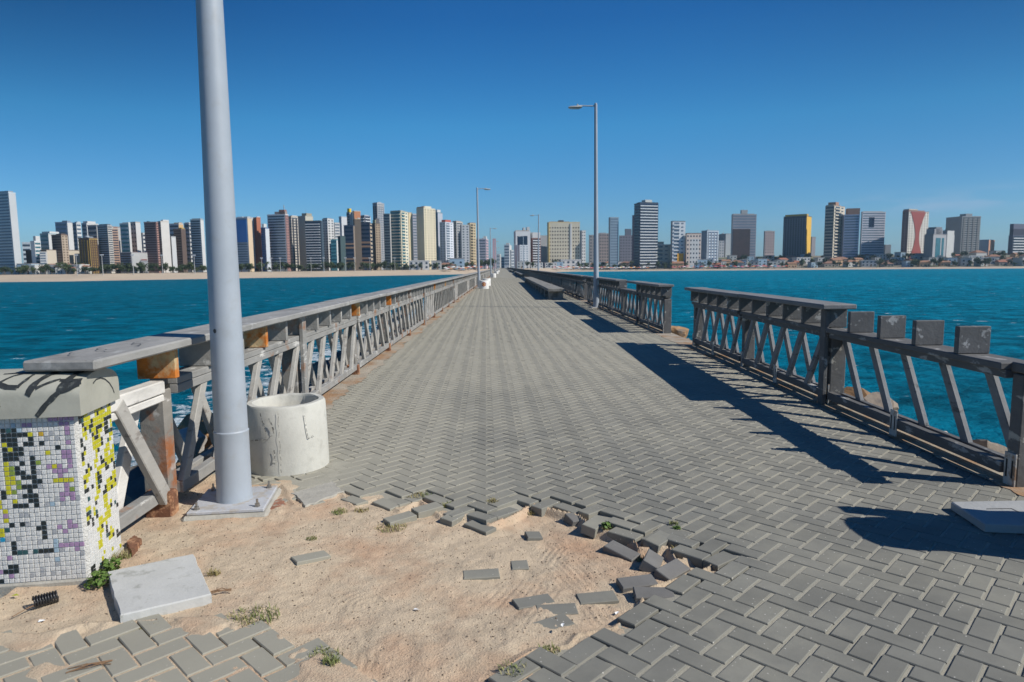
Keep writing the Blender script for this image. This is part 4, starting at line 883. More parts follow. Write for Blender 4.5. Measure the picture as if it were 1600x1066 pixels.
# ------------------------------------------------------------------ small things
def slab(name, pxs, z, th, m, label, cat, jag=.004, tilt=None):
    P_ = [ground(px, py, z) for px, py in pxs]; out = []
    for i_ in range(len(P_)):
        a, c = np.array(P_[i_]), np.array(P_[(i_ + 1) % len(P_)])
        for k in range(10):
            q = a + (c - a) * k / 10; out.append((q[0] + random.gauss(0, jag) , q[1] + random.gauss(0, jag)))
    n_ = len(out); cx_ = sum(p_[0] for p_ in out) / n_; cy_ = sum(p_[1] for p_ in out) / n_
    V = [(x, y, z - th) for x, y in out] + [(x, y, z - .006) for x, y in out] + [(x + (cx_ - x) * .02, y + (cy_ - y) * .02, z) for x, y in out]
    V = [(x - cx_, y - cy_, zz) for x, y, zz in V]
    Fs = [tuple(range(2 * n_, 3 * n_)), tuple(range(n_ - 1, -1, -1))] + [(j * n_ + k, j * n_ + (k + 1) % n_, (j + 1) * n_ + (k + 1) % n_, (j + 1) * n_ + k) for j in (0, 1) for k in range(n_)]
    me = mesh_np(name, V, Fs, m); bm_ = bmesh.new(); bm_.from_mesh(me); bmesh.ops.recalc_face_normals(bm_, faces=bm_.faces[:]); bm_.to_mesh(me); bm_.free()
    o = link(bpy.data.objects.new(name, me)); o.location = (cx_, cy_, 0); tag(o, label, cat); return o
slab('concrete_slab', [(167, 893), (302, 865), (331, 928), (188, 961)], 0.035, 0.09, M_slab, 'pale grey concrete slab lying on the dirt in front of the mosaic pillar', 'slab', .0018)
slab('concrete_chunk', [(458, 770), (478, 790), (536, 768), (520, 752)], 0.004, 0.06, M_concd, 'broken sandy concrete lump at the edge of the paving right of the lamp base', 'concrete lump', .006)
slab('brick_rubble', [(408, 790), (412, 800), (445, 788), (440, 778)], -0.004, 0.04, mat('red_rubble', (0.34, 0.15, 0.09), .95, .3, 20, .8, 60, color2=(.36, .29, .22), c2scale=18), 'reddish rubble patch beside the right corner of the lamp base plate', 'rubble', .006)
slab('rusty_plate', [(197, 846), (210, 836), (221, 842), (206, 862)], 0.03, 0.035, M_brown, 'small rusty brown block between the pillar and the slab', 'rusty block', .002)
sl = slab('floor_cover', [(1486, 784), (1540, 819), (1770, 828), (1690, 780)], 0.055, 0.05, mat('pale_cover', (0.36, 0.37, 0.37), .8, .1, 6, .2, 40), 'pale square cover plate on the paving at the right edge, partly in shadow', 'cover plate', .001)
xg, yg = ground(1566, 795, .056)
b = MB(); b.box(-.10, .06, -.003, .003, 0, .0015); b.box(.055, .061, -.06, .0, 0, .0015); b.build('slit', M_slot, sl, loc=(xg - sl.location.x, yg - sl.location.y, .0555))
# coiled black hose
x, y = ground(72, 941); x2, y2 = ground(82, 930); pts = []
for k in range(0, 9 * 16):
    a = 2 * math.pi * k / 16; t = k / (9 * 16); pts.append((t * .10 - .05, .026 * math.cos(a) * (1 - .1 * t), .026 * math.sin(a) + .026))
b = MB(); b.tube(pts, .0045, 6); o = b.build('coiled_hose', M_hose, None, True, (x, y, -.01)); o.rotation_euler = (0, 0, R(38)); tag(o, 'short coil of black plastic hose lying on the sand by the pillar', 'coil')
# leaf and litter
x, y = ground(24, 932); b = MB(); b.add([(-.02, 0, 0), (0, -.009, .004), (.022, 0, .001), (0, .009, .006)], [(0, 1, 2, 3)]); tag(b.build('leaf', mat('yellow_leaf', (.36, .38, .03), .6), None, False, (x, y, .004)), 'small yellow green leaf on the sand below the pillar', 'leaf')
for px, py, lab in ((65, 970, 'white scrap of litter on the sand left of the slab'), (879, 979 , 'white paper scrap on a brick at the lower right edge of the hole'), (651, 945, 'tiny white scrap in the middle of the tyre marks'), (964, 946, 'small bluish white scrap at the right of the hole')):
    x, y = ground(px, py); b = MB(); b.add([(-.014, -.004, 0), (.012, -.006, .004), (.016, .005, .001), (-.01, .007, .006)], [(0, 1, 2, 3)]); z = float(dirt_z(np.array([[x, y]]))[0]) + .006 if px != 879 else .006
    o = b.build('litter', mat('litter_white', (.75, .76, .76), .6), None, False, (x, y, z)); o.rotation_euler = (0, 0, random.uniform(0, 3)); tag(o, lab, 'litter')
for k, (px, py, l_, a_, lab) in enumerate(((140, 1043, .16, 10, 'dry twig lying on the bricks at the bottom left'), (40, 955, .12, 50, 'thin dry stalk on the sand under the pillar'), (345, 925, .10, 20, 'dry brown twigs at the right corner of the slab'))):
    x, y = ground(px, py); b = MB()
    for j in range(4 if k != 1 else 2):
        a = R(a_ + random.uniform(-25, 25)); pts = [(-.5 * l_ * math.cos(a), -.5 * l_ * math.sin(a), .004), (random.gauss(0, .01), random.gauss(0, .01), .012), (.5 * l_ * math.cos(a), .5 * l_ * math.sin(a), .005)]; b.tube(pts, .002, 5)
    o = b.build('twig', mat('dry_twig', (.22, .13, .07), .9), None, False, (x, y, .0)); tag(o, lab, 'twig')

# ------------------------------------------------------------------ rocks of the groyne
def rock_mesh(seed, m):
    b = bmesh.new(); bmesh.ops.create_icosphere(b, subdivisions=3, radius=1)
    for v in b.verts:
        p_ = v.co.copy(); d = 1 + .35 * mnoise.noise(p_ * 1.1 + Vector((seed * 7.1, 0, 0))) + .12 * mnoise.noise(p_ * 3 + Vector((0, seed * 3.3, 0)))
        q = p_ * d; 
        for ax in range(3): q[ax] = max(-.72, min(.72, q[ax]))
        v.co = q
    me = bpy.data.meshes.new('rock'); b.to_mesh(me); b.free(); me.materials.append(m); return me
RK = [rock_mesh(i_, M_rock) for i_ in range(4)] + [rock_mesh(9, M_rocko)]
M_palerock = mat('pale_rock', (.42, .38, .34), .9, .25, 3, .8, 10); RKp = [rock_mesh(12, M_palerock), rock_mesh(15, M_palerock)]
def rk(me_, x, y, z, s): 
    o = put('rock', me_, None, (x, y, z), (random.uniform(0, 6), random.uniform(0, 6), random.uniform(0, 6)), (s * random.uniform(.8, 1.3), s * random.uniform(.8, 1.2), s * random.uniform(.6, .9)))
    return tag(o, 'rough boulder of the rock bank beside the pier', 'rock', 'boulders along the pier')
for k in range(34):
    y = 2.5 + 1.05 * k; rk(random.choice(RK), -3.3 + random.gauss(0, .12), y, -1.25 + random.gauss(0, .12), .75); rk(random.choice(RK), -4.9 + random.gauss(0, .3), y + .5, -2.5 + random.gauss(0, .2), .95)
    rk(random.choice(RK), -6.6 + random.gauss(0, .5), y * 1.3, -3.8 + random.gauss(0, .25), 1.15); 
    if k < 26: rk(random.choice(RK), 4.8 + random.gauss(0, .12), y, -1.1 + random.gauss(0, .12), .72); rk(random.choice(RK), 6.4 + random.gauss(0, .3), y + .5, -2.6 + random.gauss(0, .2), .95)
M_rockd = mat('wet_rock', (.10, .095, .085), .7, .35, 3, .6, 8); RKd = [rock_mesh(21, M_rockd), rock_mesh(23, M_rockd)]
for k in range(26):
    rk(random.choice(RKd), -3.25 + random.gauss(0, .18), 7.6 + .55 * k, -.62 + random.gauss(0, .12), random.uniform(.3, .48)); rk(random.choice(RKd), -4.3 + random.gauss(0, .3), 8 + .6 * k, -1.5 + random.gauss(0, .2), .6)
def rk_px(px, py, X, s, me_, lab):
    d = ray(px, py); t = X / d.x; o = put('rock', me_, None, (X, d.y * t, CAM_H + d.z * t), (random.uniform(0, 6), .3, random.uniform(0, 6)), (s, s * .9, s * .75)); tag(o, lab, 'rock', 'boulders along the pier')
rk_px(310, 672, -3.6, .30, RK[4], 'orange brown boulder seen through the left railing beside the nearest lamp post')
rk_px(296, 690, -3.35, .18, RKp[0], 'pale stone beside the orange boulder behind the left railing')
rk_px(1370, 640, 4.9, .26, RK[1], 'dark boulder seen through the missing balusters of the right railing')
rk_px(1385, 655, 4.75, .16, RKp[0], 'whitish stone leaning on the dark boulder behind the right railing')
rk_px(1415, 672, 4.7, .2, RKp[1], 'pale stone in the middle of the rocks behind the right railing')
rk_px(1465, 692, 4.6, .2, RKp[0], 'pale stone between the last two balusters of the right railing')
rk_px(1540, 712, 4.55, .2, RK[0], 'brown stone at the foot of the last post on the right')
rk_px(1338, 628, 5.0, .16, RK[4], 'orange stone just behind the second post of the right railing')
rk_px(1058, 522, 4.9, .35, RK[4], 'brown rock at the pier edge in the gap of the right railing')

exec_city = True
# ------------------------------------------------------------------ city
def bmat(c, var=.06): return mat('wall_%d_%d_%d' % tuple(int(v * 1000) for v in c), c, .85, var, .15)
M_gl = mat('window_glass', (0.035, 0.05, 0.075), .25, .25, .2, spec=.6)
M_glb = mat('blue_glass', (0.03, 0.075, 0.17), .2, .15, .1, spec=.6)
M_gln = mat('navy_glass', (0.012, 0.022, 0.05), .2, .15, .1, spec=.5)
M_glt = mat('teal_glass', (0.03, 0.13, 0.17), .2, .25, .2, spec=.6)
M_glbr = mat('brown_glass', (0.06, 0.035, 0.03), .25, .25, .2)
M_shade = mat('grey_blue_glass', (0.11, 0.15, 0.20), .3, .15, .2)
GL = dict(g=M_gl, b=M_glb, n=M_gln, t=M_glt, r=M_glbr, s=M_shade)
CW = (.57, .57, .56); CG = (.42, .42, .41); CT = (.52, .46, .37); CC = (.66, .60, .46); CD = (.10, .095, .10); CB = (.13, .09, .07); CBL = (.28, .33, .38); CGD = (.42, .29, .08); CR = (.36, .13, .08); CN = (.03, .05, .09); CSt = (.30, .31, .32); CV = (.22, .17, .20)
TOWERS = [
 # label, xl, xc, xr, ytop, setback, angle, front colour, front style, side colour, side style, glass, extras(list of (x0,x1,ytop,colour)), floors
 ('tallest pale blue banded tower at the far left edge with a white side', -30, 23, 34, 302, 52, 22, (.40, .45, .50), 'band', (.47, .49, .50), 'blank', 's', [(-30, 20, 299, CBL)], 27),
 ('short blue grey block just right of the tall left edge tower', 37, 50, 51, 380, 110, 10, CBL, 'band', CG, 'blank', 'g', [], None),
 ('white block topped by a round tank near the left edge', 50, 56.5, 66, 378, 55, 25, (.6, .62, .63), 'blank', CW, 'band', 't', [(58, 65, 369, CW)], 9),
 ('low white block with fine window bands beside the tan slab', 62, 63, 73, 394, 52, 75, CG, 'blank', CW, 'band', 's', [], 9),
 ('narrow tan slab between the low white block and the brown tower', 72, 74, 79, 391, 54, 25, CB, 'blank', CT, 'blank', 'g', [], None),
 ('teal grey tower with a white frame behind the brown tower', 66, 79, 100, 366, 120, 20, (.22, .30, .33), 'band', CW, 'blank', 't', [(80, 99, 362, CW)], None),
 ('dark brown tower with a lit speckled side near the left', 83.5, 99, 109, 368, 56, 25, CB, 'band', (.42, .34, .26), 'punch', 'r', [(90, 104, 366, CB)], 15),
 ('blue grey stepped tower with a white side behind the brown tower', 91, 110, 118, 348, 150, 15, (.20, .26, .34), 'band', CW, 'blank', 's', [(101, 111, 345, (.2, .26, .34))], None),
 ('slim white banded tower behind the gold striped tower', 117, 124, 131, 349, 160, 20, CBL, 'band', CW, 'band', 's', [(124, 130, 346.5, CW)], None),
 ('pale grey banded tower rising behind the dark round tower', 132, 140, 158, 350, 165, 20, CG, 'band', CW, 'band', 's', [(137, 157, 346, CW)], None),
 ('dark tower with vertical gold stripes at the left', 125, 142, 155, 373, 54, 25, CB, 'stripeg', CGD, 'stripeb', 'r', [(128, 140, 370, CBL)], 14),
 ('dark banded side wing of the round banded tower', 141, 155, 157, 353, 80, 10, (.20, .20, .20), 'band', CG, 'blank', 'g', [], None),
 ('broad dark grey tower with pale curved bands at the left', 156, 172, 179, 353, 58, 22, (.26, .28, .30), 'band', (.5, .47, .42), 'band', 'g', [(158, 177, 351.5, CD)], 22),
 ('tan and white tower with a brown top right of the dark banded tower', 176, 178, 188, 358, 75, 60, CT, 'blank', (.5, .33, .24), 'band', 'g', [(182, 188, 357, CR)], 18),
 ('grey mid-rise with dark red roof line at the beach front', 188, 206, 209, 395, 52, 10, (.25, .22, .23), 'band', CG, 'blank', 'r', [], 9),
 ('pale teal banded tower behind the grey mid-rise', 191, 205, 209, 350, 120, 15, (.40, .50, .50), 'band', CW, 'blank', 't', [(195, 207, 348, CW)], None),
 ('white tower with a grey tan front left of the dark brown banded tower', 208, 216, 223.5, 348, 90, 25, (.44, .42, .38), 'punch', CW, 'blank', 'g', [], None),
 ('small white banded block half hidden left of the brown banded tower', 223, 226, 231, 365, 130, 25, CG, 'blank', CW, 'band', 'g', [], None),
 ('low grey building with a dark red flat roof', 220, 231, 232, 408, 52, 5, (.36, .36, .37), 'blank', CG, 'blank', 'g', [(220, 231, 406, (.25, .08, .07))], 3),
 ('dark brown tower with pink balconies and a teal edge', 229, 248, 251, 348, 54, 8, (.17, .12, .12), 'band', (.45, .26, .22), 'band', 'r', [(229, 232, 348, (.05, .2, .26))], 22),
 ('pale grey slab tower attached right of the brown banded tower', 249.5, 255, 268, 347, 56, 40, (.52, .48, .43), 'punch', (.60, .57, .53), 'blank', 'g', [(258, 267, 343.5, CW)], 22),
 ('narrow white slab in front of the gold topped tower', 269, 270, 277, 371, 56, 45, CG, 'blank', CW, 'blank', 'g', [], 10),
 ('grey banded tower with an orange top behind the narrow white slab', 268, 283, 290, 350.5, 130, 15, (.36, .38, .40), 'band', (.6, .4, .2), 'blank', 'g', [(281, 291, 348, (.55, .33, .14))], None),
 ('dark brown tower with a gold block at its top', 274, 286, 293, 359, 58, 18, CB, 'band', (.12, .085, .07), 'blank', 'r', [(285, 292, 356, CGD)], 17),
 ('dark banded tower with a white banded top beside the gold block', 291, 299, 303, 350, 80, 15, (.22, .23, .26), 'band', CW, 'band', 'g', [(293, 301, 348, CW)], None),
 ('grey green banded tower with a white edge left of the nearest lamp pole', 301, 317, 322, 344, 57, 12, (.26, .31, .33), 'band', CW, 'blank', 'g', [(304, 319, 342, CSt)], 22),
 ('white banded tower mostly behind the nearest lamp pole', 335, 350, 356, 350, 57, 15, CG, 'band', CW, 'blank', 'g', [], None),
 ('narrow banded white tower just right of the nearest lamp pole', 358, 363, 367, 344, 120, 15, CBL, 'band', CW, 'band', 't', [], None),
 ('tower with a large plain blue panel on its upper front', 366, 390, 397, 341, 56, 14, (.30, .33, .38), 'band', (.62, .48, .33), 'blank', 's', [(370, 380, 339, CW), (388, 395, 339, CT)], 22),
 ('white slab tower left of the red brown slab', 395, 396, 404, 341, 75, 40, CG, 'blank', CW, 'blank', 'g', [], 20),
 ('red brown slab tower beside the blue glass tower', 403, 404, 410.5, 341, 70, 40, CR, 'blank', (.42, .15, .08), 'blank', 'g', [(403, 406, 338.5, CW)], 20),
 ('blue glass tower with white edges right of the red brown slab', 410, 417, 423, 357, 58, 15, (.04, .08, .2), 'band', (.55, .58, .62), 'blank', 'b', [(410, 414, 350, CW)], 18),
 ('white banded tower with a pyramid roof and a mast', 421, 449, 454, 336, 56, 14, (.50, .50, .51), 'band2', (.32, .18, .16), 'punch', 'g', [(431, 450, 331, (.30, .24, .22)), (436, 446, 328, (.28, .15, .12)), (443, 444, 320.5, CG)], 21),
 ('tan tower with a dark recess right of the pyramid roofed tower', 452, 458, 468.5, 339, 80, 45, (.50, .44, .36), 'punch', (.55, .50, .43), 'stripek', 'g', [(454, 466, 337.5, CW)], 20),  # dark recess: a shadow strip painted as stripes on the side wall
 ('tan grey slab tower with a square block on its roof', 467, 480, 492, 338.5, 95, 28, (.42, .40, .34), 'blank', (.48, .46, .38), 'blank', 'g', [(480, 491, 333.5, (.35, .32, .24))], 20),
 ('dark teal tower with white balcony bands', 479, 504, 507.5, 347, 56, 8, (.06, .09, .12), 'balc', (.05, .08, .11), 'blank', 'n', [(480, 506, 345.8, (.1, .1, .1))], 19),
 ('white slab tower with narrow windows right of the dark teal tower', 506, 514, 524, 343, 85, 30, CW, 'punch', CW, 'punch', 'g', [(506, 516, 341, (.22, .25, .28))], 20),
 ('pale banded tower behind the teal glass block', 523, 525, 533, 349, 120, 50, CG, 'blank', CW, 'band', 's', [], 16),
 ('plain pale grey slab tower left of the yellow topped tower', 532, 536, 544.5, 339.5, 130, 30, (.45, .47, .5), 'blank', (.55, .56, .58), 'blank', 'g', [], 20),
 ('low teal glass block with a white edge', 518, 527, 529, 375.5, 56, 8, (.08, .25, .28), 'band', CW, 'blank', 't', [], 9),
 ('dark teal block right of the low teal glass block', 529, 533, 541, 370, 60, 35, (.04, .07, .08), 'blank', (.05, .085, .09), 'blank', 'n', [], 12),
 ('left wing of the navy glass twin building with copper bands', 539, 554, 556, 353, 54, 6, (.03, .045, .08), 'band3', (.25, .2, .16), 'blank', 'n', [], 12),
 ('brown core with a tan upper block between the navy glass wings', 554, 556, 566, 344, 62, 70, CB, 'blank', (.14, .11, .085), 'blank', 'r', [(555.5, 565.5, 343, (.60, .46, .26))], 12),
 ('right wing of the navy glass twin building with copper bands', 565.5, 580, 583, 349.5, 54, 6, (.03, .045, .08), 'band3', (.45, .36, .26), 'band', 'n', [], 12),
 ('orange brown tower rising behind the navy glass building', 553, 556, 566, 330.5, 140, 60, (.5, .45, .4), 'blank', (.50, .22, .11), 'blank', 'g', [], 22),
 ('narrow dark and white tower with a bright yellow roof box', 544, 549, 553, 333, 145, 30, (.14, .16, .2), 'band', CW, 'blank', 'n', [(544, 549.5, 326, (.75, .5, .02))], 22),
 ('white banded tower behind the right navy glass wing', 566, 572, 581, 338, 130, 35, (.2, .22, .28), 'balc', (.5, .5, .55), 'balc', 'n', [(567, 578, 336.5, CW)], 20),
 ('dark brown slab tower right of the navy glass building', 583, 588, 596, 350, 64, 35, (.13, .10, .075), 'blank', (.30, .23, .16), 'punch', 'r', [(585, 592, 344, (.4, .35, .2)), (588, 593, 341.5, CD)], 19),
 ('tallest grey tower in the middle of the left skyline with vertical ribs', 585, 592, 603, 318, 200, 35, (.32, .35, .40), 'stripek', (.46, .45, .43), 'stripeg2', 's', [(587, 601, 317, CG)], 30),
 ('dark green grey wing of the beige balcony tower', 601.5, 611, 613, 335, 62, 8, (.15, .18, .18), 'band', CG, 'blank', 'g', [], 20),
 ('beige balcony tower with deep green glass bands', 612, 628, 639.5, 331, 55, 24, (.36, .36, .28), 'balc', (.68, .62, .47), 'notch', 't', [(614, 637, 329.5, (.3, .3, .25))], 19),
 ('tan slab tower just right of the beige balcony tower', 637, 640, 645.5, 333, 72, 30, (.35, .3, .22), 'band', (.60, .50, .32), 'blank', 'g', [], 20),
 ('grey banded tower with a red brown lower part', 645, 646.5, 653.5, 335, 110, 60, CG, 'blank', (.42, .42, .46), 'band', 's', [], 20),
 ('tall cream tower with rows of small windows and an orange edge', 652.5, 664, 682, 326, 60, 38, (.60, .54, .42), 'blank', (.70, .62, .44), 'punch', 'r', [(655, 674, 323.5, (.5, .35, .25)), (664, 674, 322.5, CC)], 24),
 ('teal grey tower with a white roof box right of the cream tower', 681, 685.5, 693, 333, 100, 35, (.12, .20, .24), 'band', (.42, .45, .50), 'blank', 't', [(680, 686, 328, CW)], 21),
 ('white and grey banded tower with a red roof mark', 688, 697, 709.5, 348, 62, 35, (.45, .50, .58), 'punch', (.66, .67, .70), 'notch', 's', [(694, 703, 344, (.45, .1, .06))], 19),
 ('grey tan tower with vertical ribs behind the white banded tower', 708, 714, 724, 347, 90, 30, (.40, .37, .31), 'punch', (.50, .48, .44), 'stripeg2', 'g', [(712, 722, 345.5, (.4, .25, .25))], 18),
 ('plain grey tower with small dark windows left of the cream and red tower', 720, 722, 734, 352.5, 66, 70, CG, 'blank', (.42, .43, .44), 'punch', 'g', [], 17),
 ('cream tower with dark balconies and a red edge by the second left lamp post', 731, 735, 744.5, 350, 66, 60, (.60, .50, .32), 'blank', (.60, .48, .30), 'notch', 'r', [(732, 743, 349, (.3, .12, .08))], 16),
 ('long white banded block behind the second left lamp post', 744, 760, 772, 374, 90, 5, (.52, .50, .56), 'band', (.62, .45, .48), 'band', 's', [(757, 761, 369.5, CW)], 11),
 ('pinkish end block right of the long white banded block', 770, 775, 777, 374, 95, 0, (.50, .34, .38), 'blank', (.5, .34, .38), 'blank', 's', [], 9),
 ('small distant white block over the end of the pier', 788, 796, 799.5, 383, 380, 5, (.5, .55, .6), 'band', CW, 'blank', 's', [(794, 799, 380, CW)], 8),
 ('low pale distant block left of the pier end vista', 776, 781, 783, 398, 300, 5, (.42, .46, .5), 'band', CG, 'blank', 's', [], 4),
 ('low bluish distant block in the vista over the pier end', 782, 788, 789.5, 402, 420, 5, (.36, .46, .5), 'band', CG, 'blank', 's', [], 4),
 ('white distant block right of the vista over the pier end', 797, 799, 804, 392, 300, 60, CW, 'blank', (.6, .62, .64), 'band', 's', [], 6),
 ('white framed building with a large dark blue glass front', 803, 806, 829, 362, 90, 84, CW, 'blank', (.66, .65, .64), 'bigglass', 'n', [(805, 826, 361, (.55, .36, .22)), (817, 820, 356, CW), (823, 827, 355, CW)], 12),
 ('grey white slab block in front of the blue glass framed building', 804.5, 812, 826, 384, 60, 60, (.50, .53, .56), 'blank', (.45, .47, .50), 'punch', 's', [], 10),
 ('red brown banded block right of the pier end', 827, 832, 845, 373, 70, 65, (.22, .10, .08), 'blank', (.20, .10, .085), 'balc', 'r', [(828, 844, 363.5, (.45, .45, .45))], 12),
 ('plain grey block between the red brown block and the beige hotel', 843, 844, 855, 369, 110, 80, CG, 'blank', (.40, .41, .43), 'blank', 'g', [], 10),
 ('large beige hotel block with a grid of square windows', 855, 857.5, 906, 348, 75, 84, (.66, .5, .25), 'blank', (.56, .50, .38), 'grid', 'r', [(858, 889, 347, (.32, .27, .22)), (873, 880, 344.5, CD)], 13),
 ('slim white tower right of the beige hotel', 906, 909, 915, 361, 120, 70, CG, 'blank', CW, 'punch', 'g', [], 12),
 ('grey brown distant block left of the slim blue tower', 920, 921, 935, 368, 170, 82, CSt, 'blank', (.27, .26, .26), 'punch', 'g', [], 10),
 ('brownish distant tower beside the slim blue tower', 934, 936, 951, 365.5, 190, 80, CSt, 'blank', (.28, .24, .23), 'punch', 'g', [(937, 946, 364, CSt)], 10),
 ('slim blue grey glass tower near the right beach', 950.5, 953, 966, 340.5, 50, 75, (.28, .33, .36), 'blank', (.20, .27, .34), 'band', 's', [], 19),
 ('low dark violet block left of the tall banded tower', 967, 968, 989, 369, 150, 84, CV, 'blank', (.19, .19, .23), 'punch', 'g', [(976, 986, 358, (.12, .14, .18))], 10),
 ('tallest right hand tower with white bands and a pale central stripe', 990, 999, 1027.5, 318, 48, 72, (.045, .06, .09), 'band', (.045, .06, .09), 'balc', 'n', [(991, 1027, 316.5, CN), (1007, 1019, 312.5, (.55, .54, .5))], 23),
 ('dark stepped wing left of the tall banded right tower', 987, 990, 998, 337, 70, 75, CV, 'blank', (.15, .13, .15), 'band', 'g', [], 16),
 ('overgrown terraced concrete block beside the tall banded tower', 1020, 1022, 1047, 383, 60, 84, CG, 'blank', (.30, .30, .26), 'notch', 'g', [(1024, 1036, 378, (.25, .26, .22))], 6),
 ('slim white tower with an orange panel low on its front', 1047, 1050, 1070, 347, 60, 80, CSt, 'blank', (.58, .60, .62), 'notch2', 's', [(1047.5, 1070, 346, CN)], 13),
 ('orange and white block with a dark navy top', 1070, 1072, 1095, 366, 62, 84, (.45, .28, .2), 'blank', (.62, .52, .45), 'grid2', 'n', [(1070, 1094, 3100.5, CN)], 8),
 ('white and grey striped block right of the orange block', 1095, 1104, 1122, 361, 90, 70, (.30, .36, .42), 'blank', (.55, .62, .66), 'stripeg2', 'b', [], 12),
 ('tiny grey block with a square roof box right of the striped block', 1122, 1123, 1131, 377, 170, 80, CSt, 'blank', (.42, .44, .47), 'punch', 's', [], 6),
 ('thin pale slab beside the dark violet tower', 1132, 1133, 1141, 366, 180, 80, CSt, 'blank', (.42, .46, .48), 'blank', 's', [], 9),
 ('dark violet grey tower with a brown glass panel and roof box', 1141, 1143, 1180, 336, 120, 84, CSt, 'blank', (.24, .24, .28), 'midpanel', 's', [(1157, 1167, 328.5, CSt), (1144, 1178, 334.5, CSt)], 17),
 ('narrow pinkish distant tower between the violet and the gold edged towers', 1192, 1194, 1209, 362, 190, 80, CSt, 'blank', (.36, .31, .33), 'punch', 'g', [(1197, 1204, 361, CSt)], 9),
 ('dark ribbed tower with a bright gold right edge', 1222, 1258, 1265.5, 338, 130, 38, (.09, .085, .095), 'stripeb2', (.68, .42, .06), 'blank', 'g', [(1223, 1264, 335, (.5, .33, .08))], 20),
 ('small distant grey tower right of the gold edged tower', 1266, 1267, 1273, 371, 210, 80, CSt, 'blank', (.34, .33, .36), 'blank', 'g', [], 6),
 ('beige balcony tower with a brown roof box on the right skyline', 1286, 1300, 1316.5, 322, 100, 48, (.26, .22, .18), 'band', (.56, .50, .40), 'notch', 'g', [(1304, 1316, 316, (.36, .20, .13)), (1290, 1304, 320.5, CT)], 18),
 ('grey blue banded tower with a brown roof block', 1316, 1340, 1343, 336, 115, 12, (.42, .44, .54), 'band', CG, 'blank', 's', [(1329, 1347, 326, (.30, .17, .12))], 17),
 ('wide grey banded block with a dark square near its top', 1342, 1344, 1380, 332, 115, 82, CG, 'blank', (.50, .50, .54), 'sqband', 's', [(1346, 1379, 331, (.38, .35, .33))], 20),
 ('small dark distant block right of the wide banded block', 1381, 1382, 1391, 383, 220, 82, CSt, 'blank', (.18, .19, .21), 'blank', 'g', [], 5),
 ('white tower with a maroon hourglass shape on its front', 1406, 1416, 1447, 331, 115, 66, (.30, .18, .16), 'punch', (.66, .63, .56), 'hour', 'r', [(1408, 1446, 329, (.32, .13, .11)), (1416, 1436, 327, CT)], 19),
 ('grey block with a dark glass strip in front of the stepped roof', 1442, 1456, 1489, 367, 75, 60, (.25, .24, .24), 'blank', (.34, .34, .35), 'gstrip', 't', [(1456, 1480, 358, (.26, .26, .28)), (1461, 1478, 355, (.18, .18, .2))], 10),
 ('plain blue grey slab between the two grey right hand towers', 1486, 1488, 1500, 360, 160, 82, CBL, 'blank', (.22, .28, .36), 'blank', 's', [], 9),
 ('tall plain grey tower with vertical ribs at the right', 1497, 1499, 1528, 339, 140, 83, CSt, 'blank', (.27, .27, .26), 'stripek2', 'g', [(1505, 1516, 334.5, CSt)], 18),
 ('low blue grey block with an orange end at the right', 1527, 1543, 1552, 375, 150, 50, (.20, .27, .36), 'blank', (.48, .26, .16), 'blank', 's', [], 6),
 ('dark stepped glass building at the right edge', 1573, 1580, 1640, 369, 150, 70, (.1, .11, .16), 'blank', (.12, .13, .18), 'balc', 'n', [(1590, 1640, 358, (.11, .12, .17)), (1598, 1640, 350, (.11, .12, .17))], 7),
]
nobj = 0
